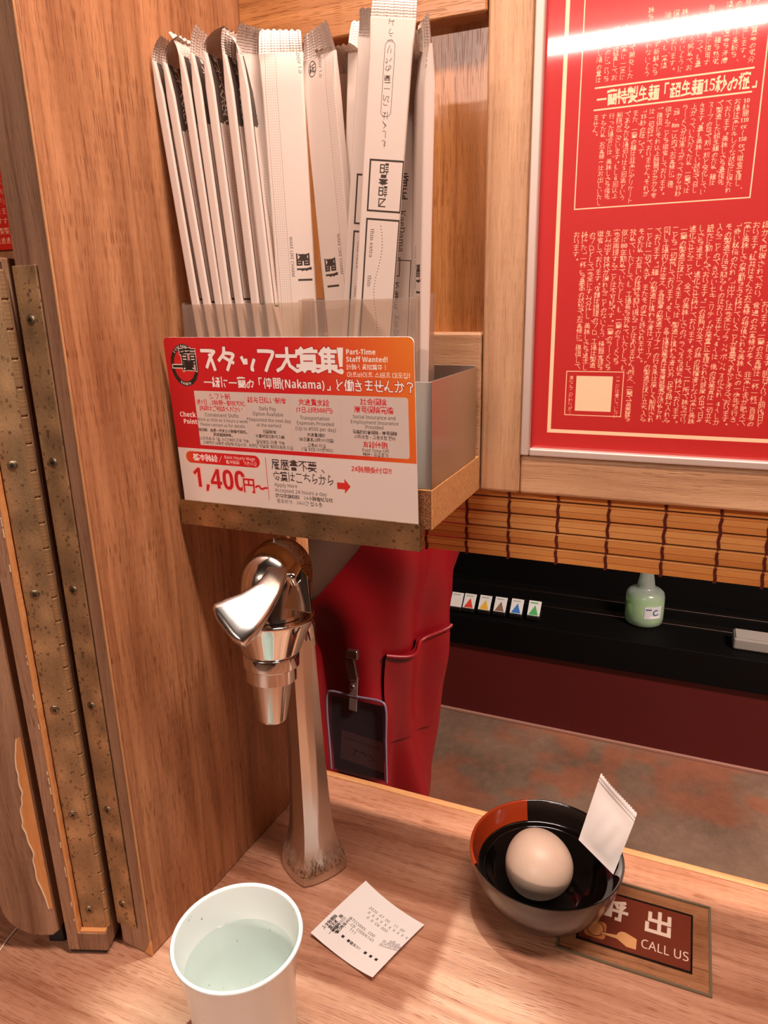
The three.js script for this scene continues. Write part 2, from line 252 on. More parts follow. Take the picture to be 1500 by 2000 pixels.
put(`
、 5779
。 1737391917
， 4768
・ 4555 4656
！ 5056 5859
？ 2231517274555 5657 5859
「 5080 5056
」 5956 5929
（ 7052577
） 30454739
※ 1188 8118 4151 4858 1415 8485
一 0595
二 1282 0898
三 1282 2575 0898
人 404415 19 4469
入 3050553719 5389
大 0393 5054 542809 546799
小 505949 2307 7397
中 11811181 112727 1787 8187 5059
上 5058 5484 0898
下 0191 5159 5476
口 11811818 1181 8188 1888
日 20292 2080 8089 2989 2484
月 2026180 9 2080 808979 2383 2686
目 2029 2080 8089 2383 2686 2989
田 1018 1090 9098 1898 5058 1494
木 0393 5059 5306 5396
本 0292 5059 5206 5296 3777
未 1272 0494 5059 5408 5498
来 1171 0494 5059 5408 5498 2233 7263
米 0494 5059 2133 7163 5408 5498
工 1181 5158 0898
士 0393 5058 1878
土 1373 5058 0898
王 1181 1484 5158 0898
生 3014 2272 1575 5158 0998
立 5051 1282 3337 7367 0898
石 0191 512519 3448 34 3484 8489 3989
白 5041 2129 2181 8189 2989 2585
自 5041 2129 2181 8189 2383 2686 2989
身 5041 2126 2181 8179 2383 2585 0797 7939
舌 80311 0393 5056 2666 2629 2676 7679 2979
言 4051 0292 1484 1676 1819 1888 8889 1989
貝 2026 2080 8086 2282 2484 2686 3719 6799
見 2026 2080 8086 2282 2484 2686 37291 9 676989 97
車 1181 2226 2282 8286 2484 2686 0898 5059
門 1019 1040 4044 1242 1444 6090 9099 89 6064 6292 6494
門 1019 1040 4044 1242 1444 6090 9099 6064 6292 6494
雨 0191 1318 1393 9398 5158 3435 3738 6465 6768
食 50 5003 5093 4242 2575 2328 2373 7376 2676 2879 5599
金 5004 5094 3373 1686 5358 2738 7768 0999
糸 5022 2262 623506 3686 5659 2718 7798
足 2080 2024 8084 2484 5469 5787 2529 0998 2919
走 2171 5154 0494 5458 5787 25190 9 2999
辶 0112 0434 342708 0899 2899
廴 0131 311424 242809 0999
彳 6013 7326 5459
亻 8015 5359
氵 2062 1343 0955
扌 0292 505949 0674
忄 5059 2306 7385
阝 1019 1060 605344 4465 67 6746
犭 8024 206349 3719
糹 5022 2262 62250 6 0676 4549 2719 6788
衤 4051 1282 824809 5459 7365
礻 4051 1282 824609 5459 6376
禾 8021 0393 5059 4308 5398
艹 0292 3004 6004
宀 4051 0205 0292 9294
竹 2003 1242 3234 6053 6292 7274
⺮ 2003 1242 3234 6053 6292 7274
广 4051 1292 1215 150 9
厂 1191 1115 1509
尸 1181 8184 1484 1115 1509
彐 1181 8189 1585 1989
攵 3014 2292 623719 3589 99
力 0292 92897 9 402509
刂 2027 808979
灬 0719 2738 5768 7799
心 1618 3437 3759 5979 7976 5354 8386
又 1181 816409 2449 89
寸 0393 707959 2537
十 0494 5059
于 1171 0494 5159 5939
千 7021 0494 5159
方 4052 0292 4219 0 9 4575 757969
女 402709 2799 4 9 0393 7339
子 1171 7154 5459 5939 0595
手 8021 1373 0595 5159 5939
欠 3014 2282 8264 5456 560 9 5699
隹 3014 2229 6051 2292 2484 2686 2999 5259
殳 3032 3013 3070 7073 7393 1585 856919 3589
頁 0191 4152 2227 2282 8287 2383 2585 2787 3719 6799
戈 0292 405799 9997 8246 0 9 7081
戋 0292 405799 9997 8246
弋 0292 405799 9997 7081
斤 8011 1116 1609 1494 6469
氏 8011 1118 1848 1494 444999 9997
厶 402708 0878 5699
勹 3013 2282 8287 8769
巳 1171 7174 1474 1118 1889 8987
己 1171 7174 1474 1418 1989 8987
也 0464 3037 7276 7 6 5057 1118 1899 9997
夕 4014 3272 726409 3456
止 5058 2458 2428 5484 0898
正 1181 5158 5484 2428 0898
少 5055 2304 7395 8529
不 0191 6105 5159 5497
可 0191 7179 7959 2346 2343 4346 2646
何 h3亻可
五 1181 4128 1474 7478 0898
互 0191 3115 1575 7528 3373 0898 7578
内 1219 1292 9299 9979 5052 523619 5478
円 1119 1191 9199 9979 1595 5155
円 1019 1090 9099 9989 5054 1494
冂 1019 1090 9099 9989
用 2027 27 0 2080 8089 8979 2383 2686 5059
甲 1016 1090 9096 1393 1696 5059
由 1319 1393 9399 1696 1999 5059
申 1217 1292 9297 1494 1797 5059
出 5059 1114 1494 9194 0609 0999 9699
山 5058 1318 1898 9398
年 3004 2292 2585 2528 0898 5259
今 5004 5094 3464 2676 7659
会 5004 5094 3363 1585 4528 2878 6589
合 5004 5094 3464 2627 2676 7679 2979 2629
全 5004 5094 2474 2676 5458 0898
令 5004 5094 4445 2676 7658 4568
分 4004 6094 2575 757969 4509
切 0544 2028 2848 4191 919979 7149 49
召 1181 8184 8463 4205 2666 2629 2686 8689 2989
刀 1181 818969 4127 09
外 3014 2252 524409 2436 7079 7496
多 5012 3171 711405 3243 5525 3585 8539 09 4657
共 3036 7076 1292 0696 3709 6799
化 8015 h0 5359
化 h4亻匕
匕 7123 2028 2999 9997
北 3039 0333 0938 7028 9
比 1019 1444 0947 5059 5999 9997 8364
能 h5台匕
台 302213 1353 4254 2427 2474 7478 2878
丁 0191 5159 5939
了 1181 8153 5359 5939
立 5051 1282 3337 7367 0898
与 3035 3171 0696 3575 757959 
与 3035 3282 3575 7589 8969 0766
写 i0229宀与
失 2014 1282 0595 505509 5599
先 2013 1282 0595 5055 45280 9 6569 6999 9997
夫 1282 0595 505509 5599
天 1181 0494 515409 5499
央 2125 2181 8185 0595 505509 5599
決 h3氵夬
夬 1171 7174 0494 505409 5499
快 h3忄夬
火 505409 5499 2225 7264
灰 i2299厂火
炎 v5火火
法 h3氵去
去 1272 5155 0595 4528 2878 6589
湯 h3氵昜
場 h3土昜
昜 2074 2070 7074 2272 2474 0595 3517 3785 859979 4729 6749
温 h3氵皿
皿 2074 2070 7074 2272 2474 1618 1686 8698 3638 5658 0898
汁 h3氵十
漏 h3氵屚
屚 i2399尸雨
油 h3氵由
準 v6淮十
淮 h3氵隹
測 h3氵則
則 h6貝刂
決 h3氵夬
沢 h3氵尺
追 i3097辶𠂤
𠂤 5041 2129 2171 7174 2474 2676 7679 2979
造 i3097辶告
告 3014 2282 5054 0494 2627 2686 8689 2989 2629
進 i3097辶隹
通 i3097辶甬
甬 1171 7154 2329 2383 8389 2585 2787 5359
週 i3097辶周
周 2026 260 9 2080 8089 3272 3474 5054 3636 3666 3638 3868
調 h4言周
逆 i3097辶屰
屰 2031 7061 0393 2527 2777 5327 5447 7577
迄 i3097辶乞
乞 3014 2282 1575 7518 1999 9997
過 i3097辶咼
送 i3097辶关
达 i3097辶大
迎 i3097辶卬
卬 4012 1219 1938 5181 8188 5159
選 i3097辶共
遅 i3097辶羊
羊 2031 7061 1282 1484 0696 5259
美 2031 7061 1282 1484 0595 5156 0797 5719 5799
差 2031 7061 1282 1484 0595 4519 2777 5759 2999
着 2031 7061 1282 0494 4409 3569 3575 3777 3979
義 v4羊我
我 3011 0393 2329 0655 5057 5799 7285
様 h4木羕
羕 2031 7061 1282 1484 0595 5159 2637 0729 7788
味 h4口未
味 h3口未
呼 h3口乎
乎 7011 2233 7263 0595 5159 5939
品 v5口吅
吅 h5口口
員 3080 3032 8082 3282 2428 2474 7478 2575 2676 2878 3819 6899
賃 v5任貝
任 h3亻壬
壬 7011 1373 0494 4348 1878
貨 v5化貝
費 v5弗貝
弗 1171 7174 1474 1416 1686 8689 3039 5059
質 v4斦貝
斦 h5斤斤
責 v4龶貝
龶 1171 1373 0595 5055
買 v3罒貝
罒 1018 1090 9098 3038 7078 1898
署 v3罒者
者 2161 0494 5154 8109 3569 3575 7579 3777 3979
著 v3艹者
緒 h4糹者
都 h6者阝
部 h6咅阝
咅 4051 1282 3334 7364 0595 2729 2777 7779 2979
郎 h6良阝
保 h3亻呆
呆 2024 2080 8084 2484 0696 5459 5609 5699
例 h3亻列
列 h6歹刂
歹 0191 4114 3273 730 9 3456
供 h3亻共
使 h3亻吏
吏 1191 2226 2282 8286 2686 504709 2699
便 h3亻更
更 1191 2226 2282 8286 2484 2686 515709 2699
他 h3亻也
仲 h3亻中
伝 h3亻云
云 1272 0595 4528 2878 6589
仮 h3亻反
反 1191 1115 1509 3373 733919 3599
付 h3亻寸
休 h3亻木
体 h3亻本
作 h3亻乍
働 h3亻動
像 h3亻象
象 4014 3262 6244 1474 1416 7476 1676 5648 4409 5759 6899
優 h3亻憂
憂 0191 3125 3272 7275 3454 0696 3738 4768 6788 3999
仕 h3亻士
信 h3亻言
備 h3亻𤰇
𤰇 0292 3004 6004 1509 1595 3589 3639 8589 3787 5559
億 h3亻意
意 v5音心
音 4051 1282 3334 6364 0595 2729 2777 7779 2979 2878
従 h3彳疋
疋 2031 7061 1272 5158 5484 2428 1999
後 h3彳夋
夋 402213 1353 4224 7488 4536 2579 7 9 4699
得 h3彳㝵
㝵 2024 2080 8084 2282 2484 1585 0797 7599 7969 3748
行 h4彳亍
亍 1181 0494 6469 6949
徹 h3彳散
散 h5育攵
育 4051 1282 2373 2529 2575 7579 2777
術 h2彳朮行
術 h3彳朮
朮 0393 5059 5306 5396 7182
街 h3彳圭
徴 h3彳攵
徵 h3彳攵
微 h3彳攵
特 h4牛寺
牛 3014 2282 0595 5059
寺 1272 5054 0494 0696 7679 7959 3748
時 h4日寺
待 h3彳寺
持 h3扌寺
等 v4⺮寺
明 h4日月
暇 h4日叚
叚 1141 4144 1444 1019 1636 6181 8184 6494 948959 6599
曜 h4日隹
映 h4日央
間 i2489門日
開 i2489門开
开 1171 0494 3019 6069
關 i2489門糸
聞 i2489門耳
耳 1181 3138 7079 3373 3575 0898
門 1019 1040 4044 1242 1444 6090 9099 6064 6292 6494
蘭 v3艹闌
闌 i2489門柬
柬 0292 1418 1484 8468 1676 1888 5059 5809 5899
萬 v3艹禺
薪 v3艹新
新 h5亲斤
亲 4051 1282 3334 6364 0595 5559 2618 7688
茹 v3艹如
如 h5女口
落 v3艹洛
草 v3艹早
花 v3艹化
荷 v3艹何
募 v3艹莫
莫 1064 1060 6064 1262 1464 0696 5406 5699 4739 7779 3888
募 0191 2002 7002 2326 2383 8386 2474 2686 0797 5709 5799 4878 7879 4839
暮 v3艹莫
幕 v3艹莫
集 30 3012 2126 5041 2181 2373 2474 2686 5156 0797 5659 5709 5799
集 3012 2126 5041 2181 2373 2575 1787 5156 0707 5759 5709 5799
雇 i2299戸隹
戸 0191 1313 1393 9386 1386 1315 1509
所 h5戸斤
製 v5制衣
制 h6㓞刂
㓞 2011 0282 0494 5059 1519 1595 9589
衣 4051 0292 5219 1948 3555 4599 8365
裂 v5列衣
表 1171 1373 0595 5055 4519 2858 5599
麺 h5麥面
麥 1171 1373 0595 5055 3516 2676 765909 3799
麵 h5麥面
面 0191 4132 1319 1393 9399 3339 6369 3565 3767 1999
麦 1171 1373 0595 5055 3516 2676 765909 3799
超 h5走召
起 h5走己
秒 h4禾少
秘 h4禾必
必 1436 3337 3779 7976 7109 4152
私 h4禾厶
移 h4禾多
種 h4禾重
科 h4禾斗
程 h4禾王
稿 h4禾高
掟 h3扌定
定 v3宀疋
宿 v3宀佰
安 v3宀女
客 v3宀各
各 4014 3272 726309 3499 2729 2777 7779 2979
完 v3宀元
元 2272 0494 44280 9 6469 6999 9997
究 v3宀九
九 0292 402509 6268 6999 9997
守 v3宀寸
害 v3宀告
室 v3宀至
至 0191 4124 2474 5458 1676 0898
実 v3宀夫
容 v3宀谷
宮 v3宀呂
営 v4龸呂
龸 2031 5051 7061 0204 0292 9294
呂 3050 3034 3070 7074 3474 5455 1619 1686 8689 1989
常 v4龸吊
吊 3070 3033 7073 3373 1518 1595 9598 5059
賞 v4龸貝
堂 v4龸土
労 v4龸力
学 v4龸子
覚 v4龸見
管 v4⺮官
官 4051 0203 0292 2429 2464 6466 2666 2969 6669
箇 v4⺮固
固 1019 1090 9099 1999 3373 5056 3638 3676 7678 3878
答 v4⺮合
笑 v4⺮天
第 v4⺮弗
節 v4⺮即
即 1051 1016 5054 1353 5 4 5454 1656 1829 6191 9197 6169
即 h5艮卩
卩 1181 8187 8767 1119
艮 2070 7074 2272 2474 2028 2848 5499 8465
良 5051 2171 7175 2373 2575 2129 2949 5599 8466
限 h3阝艮
険 h3阝㑒
㑒 5003 5093 3363 1515 1585 8587 1787 1517 5357 5709 5799
險 h3阝㑒
験 h4馬㑒
降 h3阝夅
院 h3阝完
隆 h3阝生
際 h3阝祭
祭 3013 3252 523404 5193 7283 3565 1787 5759 3728 7788
部 h6咅阝
給 h4糹合
細 h4糹田
組 h4糹且
続 h4糹売
絡 h4糹各
結 h4糹吉
経 h4糹圣
約 h4糹勺
終 h4糹冬
統 h4糹充
繁 v5敏糸
売 1272 5052 2474 0505 0595 9596 4607 37 6669 6999
置 v3罒直
直 1272 5053 3338 3373 7378 3575 3777 1519 1999
値 h3亻直
相 h4木目
想 v6相心
感 v6咸心
咸 2192 2115 1509 4151 5098 3353 3636 3656 5658 3858 8246
感 v6咸心
惑 v6或心
或 0292 3454 3437 5457 3757 0838 505799 8246
域 h3土或
城 h3土成
成 1292 12150 9 1545 454837 405799 9997 8246 7081
盛 v6成皿
熟 v7孰灬
孰 h5享丸
享 4051 0292 2344 2373 7374 2474 1656 5649
丸 0353 302509 5358 5999
熱 v7埶灬
無 3014 2292 0595 2226 4246 6266 8286 0696 0719 2738 5768 7799
煮 v7者灬
点 v7占灬
占 5054 5282 2529 2575 7579 2979
店 i2399广占
底 i2399广氐
氐 8011 1117 1747 1494 4488 9997 1989
度 i2399广廿
廿 0292 2026 7076 2666 1888 8839 4889 
庁 i2399广丁
応 i2399广心
應 i2399广心
慮 i2399虍思
虍 5052 5181 1292 9294 1215 1509
虎 i2399虍儿
思 v5田心
恵 v5田心
考 2161 0494 5154 8109 4474 4536 3676 7659
教 h5孝攵
孝 2161 0494 5154 8109 3575 7546 4649 0787
老 2161 0494 5154 8109 4548 4979
動 h6重力
重 8021 0292 2327 2373 7377 2575 2777 5158 1888 0999
勤 h6堇力
堇 0191 3003 6003 2333 2336 2373 7376 2676 5359 1777 0999
務 h5矛攵
矛 1171 7153 3253 0595 9584 5559 5939 
務 h5矛夂
夂 3014 2282 824609 2599 4679 
努 v5奴力
奴 h5女又
助 h5且力
且 2028 2070 7078 2373 2676 0898
効 h5交力
交 4051 0292 3315 6385 3599 6409
校 h4木交
杯 h4木不
板 h4木反
林 h4木木
禁 v5林示
示 1171 0494 5459 2618 7688
森 v5木林
機 h4木幾
横 h4木黄
構 h4木冓
椅 h4木奇
札 h4木乚
村 h4木寸
材 h4木才
枚 h4木攵
果 2024 2080 8084 2282 2484 0696 5059 5609 5699
業 3032 6062 1021 8071 0393 2434 7464 1575 0696 4459 5609 5699
職 h4耳戠
戠 0151 1444 1519 1545 4549 1747 1949 0363 605799 8246
識 h4言戠
職 h4耳戠
取 h5耳又
最 2073 2070 7073 2171 2373 0494 2429 4449 2646 0898 5585 855909 5799
撮 h3扌最
書 2171 7173 0292 2373 1414 1484 5055 0595 2729 2777 7779 2979 2878
畫 5055 0292 1494
指 h3扌旨
旨 7022 2024 2484 9384 2629 2676 7679 2979 2777
揮 h3扌軍
軍 0103 0191 9193 1363 1685 2427 2474 7477 2676 2777 0898 5359
握 h3扌屋
屋 i2399尸至
把 h3扌巴
巴 1171 7174 1474 4144 1118 1999 9997
携 h3扌隽
隽 3013 2126 5041 2181 2373 2575 2777 5157 1787 4719 6769 8969
拘 h3扌句
提 h3扌是
是 2023 2070 7073 2171 2373 0494 5458 5686 2519 2999
捨 h3扌舎
掃 h3扌帚
描 h3扌苗
招 h3扌召
排 h3扌非
払 h3扌厶
技 h3扌支
支 0292 5054 1474 743909 2599
抜 h3扌友
投 h3扌殳
接 h3扌妾
非 3039 0232 0535 0838 6069 6292 6595 6898
班 h3王刂
班 h5王王
理 h4王里
里 2025 2080 8085 2282 2585 5058 1787 0999
現 h4王見
球 h4王求
求 0292 5059 2435 0738 7264 5598 6172
珍 h4王参
場 h3土昜
地 h3土也
城 h3土成
塩 h3土皿
知 h5矢口
矢 2013 1282 0595 505509 5599
短 h5矢豆
研 h4石开
砂 h4石少
破 h4石皮
確 h4石隹
歴 i2399厂林
歴 1191 1115 1509 2353 4146 4325 4356 6393 7276 7256 7397 5659 3639 5878 2999
履 1181 8183 1383 1115 1509 4324 4546 3549 6454 5585 5658 5676 7678 5878 6879 5999
厳 2031 5051 7061 1292 1215 1509 3455 4656 3549 3757 5559 7456 6595 8558 6799
厨 i2399厂豆
原 i2399厂白
属 i2399尸禺
禺 2024 2080 8084 2282 2484 1618 1686 8689 5058 3767
屬 i2399尸禺
届 i2399尸由
居 i2399尸古
局 i2399尸可
尾 i2399尸毛
専 0292 2125 2171 7175 2373 2575 5056 0797 7679 5979 3748
尊 v7酋寸
導 v7道寸
対 h5文寸
村 h4木寸
将 h3爿寸
射 h5身寸
状 h4丬犬
丬 7079 0224 0955
犬 0393 505409 5499 7082
態 v6能心
怠 v6台心
忙 h3忄亡
亡 4051 0292 2228 2888
情 h3忄青
青 1171 1373 0595 5055 2629 2676 7679 2777
慣 h3忄貫
悩 h3忄出
性 h3忄生
懐 h3忄衣
憶 h3忄意
許 h4言午
午 3013 2272 0595 5059
設 h4言殳
談 h4言炎
詳 h4言羊
計 h4言十
話 h4言舌
説 h4言兄
語 h4言五
請 h4言青
談 h4言炎
訴 h4言斤
認 h4言忍
詢 h4言旬
旬 3013 2282 8287 8769 2464 2427 6467 2565 2767
報 h5幸𠬝
幸 1272 5054 0494 3435 6465 1686 1888 5659
𠬝 1171 7173 7353 1119 1585 854919 3599
群 h5君羊
刻 h6亥刂
亥 4051 0292 5225 2555 7309 6419 6699
制 h6㓞刂
別 h6另刂
割 h6害刂
刷 h6尸刂
以 0118 1838 4253 725619 5699
似 h3亻以
再 0191 1319 1393 9389 1575 0797 5158
構 h4木再
同 1019 1090 9099 9989 3373 3637 3666 6668 3868
何 h3亻可
河 h3氵可
歌 h5可欠
欲 h5谷欠
谷 2013 7081 4204 4294 2629 2676 7679 2979
歡 h5雚欠
雚 v3艹隹
飲 h5食欠
飯 h5食反
館 h5食官
鮮 h5魚羊
魚 3013 2262 6243 1417 1484 8487 1585 1787 5057 0819 2829 5869 7899
高 4051 0191 3234 3262 6264 3464 1519 1595 9599 3767 3739 6769 3969
調 h4言周
態 v6能心
長 2025 2080 2272 2474 0595 2528 2848 4699 8567
張 h3弓長
帳 h3巾長
巾 1218 1282 8288 5059
弓 1171 7174 1474 1416 1686 8679 7949
引 h5弓丨
丨 5059
強 h3弓虫
属 i2399尸禺
区 0191 0119 0999 3364 7328 2747 
区 1191 1119 1999 3376 7337
医 i2288匚矢
匚 1191 1119 1999
赤 1272 5054 0494 3549 2619 6569 2506 7596
変 4051 0292 3212 6272 2305 7395 3515 2575 7539 09 3599
要 0191 1314 1393 9394 1494 3134 6164 0696 4607 3757 7719 4799
票 0191 1314 1393 9394 1494 3134 6164
覆 v4西復
西 0191 1319 1393 9399 3135 6165 1999
酒 h3氵酉
酉 0191 1319 1393 9399 3135 6165 2878 1999
量 2022 2070 7072 2272 0393 2427 2474 7477 2575 2777 5459 1888 0999
曇 v5日雲
豆 1181 2326 2373 7376 2676 3738 6768 0999
頭 h5豆頁
顔 h5彦頁
題 h5是頁
預 h5予頁
類 h5米頁
願 h5原頁
雰 v5雨分
雲 v5雨云
電 v5雨田
需 v5雨而
離 h5离隹
離 h5禺隹
難 h5堇隹
雑 h5木隹
雅 h5牙隹
額 h5客頁
歩 5054 2424 2224 5383 0494 5457 2607 7697 8529
発 1141 413205 2233 6051 7283 6295 2575 3747 45280 9 6569 6999 
登 1141 413205 6051 7283
癸 1141
決 h3氵夬
社 h4礻土
神 h4礻申
福 h4礻畐
祝 h4礻兄
視 h4礻見
會 5003 5093 3363 1416 1484 8486 1686 4436 6466 2729 2777 7779 2979 2878
的 h4白勺
勺 3013 2282 8288 8869 4556
有 0292 402509 3439 3474 7479 3676 3878
友 0292 402509 3565 653909 4699
左 0292 402509 4585 6568 2898
右 0292 402509 3538 3575 7578 3878
存 0292 402509
基 0191 2006 7006 2272 2474 0696 3607 6697 5659 3878 1999
其 0191 2006 7006 2272 2474 0696 3709 6799
期 h5其月
肥 h4月巴
服 h4月𠬝
勝 h4月券
腹 h4月复
胡 h4古月
湖 h3氵胡
古 0393 5054 2529 2575 7579 2979
受 7021 1233 4243 7263 0406 0494 9496 2676 763909 3799
愛 7021 1233 4243 7263 0406 0494 9496
爱 7021
補 h4衤甫
甫 0292 2329 2383 8389 2585 2787 5059 7081
複 h4衤复
舗 h5舎甫
舎 5003 5093 3373 5155 1585 2729 2777 7779 2979
粉 h4米分
粒 h4米立
糖 h4米唐
精 h4米青
料 h4米斗
斗 2032 1244 0797 6059
費 v5弗貝
資 v5次貝
次 h3冫欠
冫 2062 0955
冷 h3冫令
凍 h3冫東
東 0292 1317 1383 8387 1585 1787 5059 5709 5799
早 2024 2080 8084 2282 2484 0696 5059
昨 h4日乍
晩 h4日免
備 h3亻𤰇
每 3014 2282 2527 2474 7479 0696 1989
毎 3013 2282 2418 2484 8479 0696 1888 4443
海 h3氵毎
梅 h4木毎
小 505949 2307 7397
皆 v5比白
楷 h4木皆
翌 v5羽立
羽 h5习习
习 1181 8189 2344 2646
習 v5羽白
入 3050553719 5389
圓 1019 1090 9099 1999 3353 3033 3537 3575 7577 3777 3858
固 1019
回 1019 1090 9099 1999 3336 3363 6366 3666
困 i2288口木
國 i2288口或
国 i2288口王
図 1019 1090 9099 1999
園 1019 1090 9099 1999
度 i2399广廿
更 1191 2226 2282 8286 2484 2686 515709 2699
書 2171 7173 0292 2373 1484 5055 0595 2729 2777 7779 2979 2878
踏 h4足沓
沓 v5水日
水 5059 0332 3206 7253 5499
路 h4足各
跡 h4足亦
席 i2399广帯
帯 0292 2003 7003 2646 2629 4459 7679
巾 1218 1282 8288 5059
替 v6夫日
玉 1181 1484 5158 0898 6677
紙 h4糹氏
々 4014 3272 724405 4456
職 h4耳戠
遠 i3097辶土
還 i3097辶土
`);
// Hangul: strokes of the letters; syllables are put together from their code
const JAMO = { ㄱ: ['11818', '1181 8189'], ㄴ: ['1119 1989'], ㄷ: ['1181 1119 1989'], ㄹ: ['1181 8185 1585 1519 1989'], ㅁ: ['1181 8189 1119 1989'], ㅂ: ['1119 8189 1585 1989'], ㅅ: ['514509 4589'], ㅇ: ['30103212172858878473616130'], ㅈ: ['1181 514509 4589'], ㅊ: ['4050 1282 524609 4689'], ㅋ: ['1181 8189 1585'], ㅌ: ['1181 1585 1989 1119'], ㅍ: ['1181 1989 3139 7179'], ㅎ: ['4050 0292 404424264858786764'] };
JAMO.ㄱ = ['1181 8189']; JAMO.ㅇ = ['40202313162859697887847361504'.slice(0, 26)]; JAMO.ㅎ = ['4050 0292 44353738596978767454']; JAMO.ㅇ = ['503012141638597988968462503']; JAMO.ㅇ = ['5030121618395979889692807050'];
const CHO = ['ㄱ', 'ㄱㄱ', 'ㄴ', 'ㄷ', 'ㄷㄷ', 'ㄹ', 'ㅁ', 'ㅂ', 'ㅂㅂ', 'ㅅ', 'ㅅㅅ', 'ㅇ', 'ㅈ', 'ㅈㅈ', 'ㅊ', 'ㅋ', 'ㅌ', 'ㅍ', 'ㅎ'];
const JUNG = ['ㅏ', 'ㅐ', 'ㅑ', 'ㅒ', 'ㅓ', 'ㅔ', 'ㅕ', 'ㅖ', 'ㅗ', 'ㅘ', 'ㅙ', 'ㅚ', 'ㅛ', 'ㅜ', 'ㅝ', 'ㅞ', 'ㅟ', 'ㅠ', 'ㅡ', 'ㅢ', 'ㅣ'];
const JONG = ['', 'ㄱ', 'ㄱㄱ', 'ㄱㅅ', 'ㄴ', 'ㄴㅈ', 'ㄴㅎ', 'ㄷ', 'ㄹ', 'ㄹㄱ', 'ㄹㅁ', 'ㄹㅂ', 'ㄹㅅ', 'ㄹㅌ', 'ㄹㅍ', 'ㄹㅎ', 'ㅁ', 'ㅂ', 'ㅂㅅ', 'ㅅ', 'ㅆ', 'ㅇ', 'ㅈ', 'ㅊ', 'ㅋ', 'ㅌ', 'ㅍ', 'ㅎ'];
const VERT = { ㅏ: '7079 7494', ㅐ: '5059 5585 8089', ㅑ: '7079 7393 7696', ㅓ: '7079 4474', ㅔ: '3555 5059 8089', ㅕ: '7079 4373 4676', ㅖ: '3353 3656 5059 8089', ㅣ: '7079', ㅘ: '', ㅗ: '' };
const HORZ = { ㅗ: '5056 0696', ㅛ: '3036 7076 0696', ㅜ: '0393 5359', ㅠ: '0393 3339 7379', ㅡ: '0595' };
const strokesIn = (text, [x0, y0, x1, y1], smooth, out) => { for (const s of text.split(' ')) { if (s.length < 4) continue; const pts = []; for (let i = 0; i + 1 < s.length; i += 2) pts.push([x0 + (x1 - x0) * (+s[i] + 0.5) / 10, y0 + (y1 - y0) * (+s[i + 1] + 0.5) / 10]); out.push({ pts, smooth }); } };
function hangul(c, b, out) {
  const k = c.charCodeAt(0) - 0xac00, cho = CHO[Math.floor(k / 588)], jung = JUNG[Math.floor((k % 588) / 28)], jong = JONG[k % 28], H = jong ? 0.6 : 1;
  const bx = (x0, y0, x1, y1) => [lerp(b[0], b[2], x0), lerp(b[1], b[3], y0), lerp(b[0], b[2], x1), lerp(b[1], b[3], y1)];
  const cons = (t, x0, y0, x1, y1) => { const a = [...t]; a.forEach((q, i) => strokesIn((JAMO[q] ?? JAMO.ㅅ)[0], bx(lerp(x0, x1, i / a.length), y0, lerp(x0, x1, (i + 1) / a.length), y1), q === 'ㅇ' || q === 'ㅎ', out)); };
  const mix = { ㅘ: ['ㅗ', 'ㅏ'], ㅙ: ['ㅗ', 'ㅐ'], ㅚ: ['ㅗ', 'ㅣ'], ㅝ: ['ㅜ', 'ㅓ'], ㅞ: ['ㅜ', 'ㅔ'], ㅟ: ['ㅜ', 'ㅣ'], ㅢ: ['ㅡ', 'ㅣ'] }[jung];
  if (mix) { cons(cho, 0.05, 0, 0.62, H * 0.5); strokesIn(HORZ[mix[0]], bx(0, H * 0.5, 0.66, H * 0.95), false, out); strokesIn(VERT[mix[1]], bx(0.25, 0, 1.05, H), false, out); }
  else if (HORZ[jung]) { cons(cho, 0.15, 0, 0.85, H * 0.52); strokesIn(HORZ[jung], bx(0, H * 0.55, 1, H), false, out); }
  else { cons(cho, 0, 0.05 * H, 0.58, H * 0.9); strokesIn(VERT[jung], bx(0.12, 0, 1.05, H), false, out); }
  if (jong) cons(jong, 0.15, 0.64, 0.85, 1);
}
function glyph(c, b, out, depth = 0) {
  const code = c.codePointAt(0); if (code >= 0xac00 && code < 0xd7a4) return hangul(c, b, out);
  if (!GL[c]) { const n = c.normalize('NFD'); if (n.length > 1 && GL[n[0]]) { const [x0, y0, x1, y1] = b; glyph(n[0], [x0, y0 + (y1 - y0) * 0.04, lerp(x0, x1, 0.92), y1], out, depth + 1); strokesIn(n[1] === '\u309a' ? '7080 8091 9081 7181' : '7082 8092', [lerp(x0, x1, 0.06), lerp(y0, y1, -0.04), lerp(x0, x1, 1.06), lerp(y0, y1, 0.96)], false, out); return; } }
  const e = GL[c]; if (!e || depth > 6) { if (depth) strokesIn('1181 8188 1888 1118 1585', b, false, out); return; }
  const op = /^([hvi])(\d+)(.+)$/u.exec(e[0]);
  if (!op) return strokesIn(e.join(' '), b, KANA.has(c), out);
  const [x0, y0, x1, y1] = b, parts = [...op[3]];
  if (op[1] === 'h') { const s = x0 + (x1 - x0) * (+op[2][0] / 10 - 0.02); glyph(parts[0], [x0, y0, s, y1], out, depth + 1); glyph(parts[1], [s + (x1 - x0) * 0.02, y0, x1, y1], out, depth + 1); }
  else if (op[1] === 'v') { const s = y0 + (y1 - y0) * (+op[2][0] / 10); glyph(parts[0], [x0, y0, x1, s], out, depth + 1); glyph(parts[1], [x0, s, x1, y1], out, depth + 1); }
  else { const d = [...op[2]].map((q) => +q / 10 + 0.02); glyph(parts[0], b, out, depth + 1); glyph(parts[1], [lerp(x0, x1, d[0]), lerp(y0, y1, d[1]), lerp(x0, x1, d[2]), lerp(y0, y1, d[3] )], out, depth + 1); }
}
const isWide = (c) => c.codePointAt(0) > 0x2e80 || '「」（）、。※・〜々'.includes(c);
const ROTATED = 'ー〜（）「」';
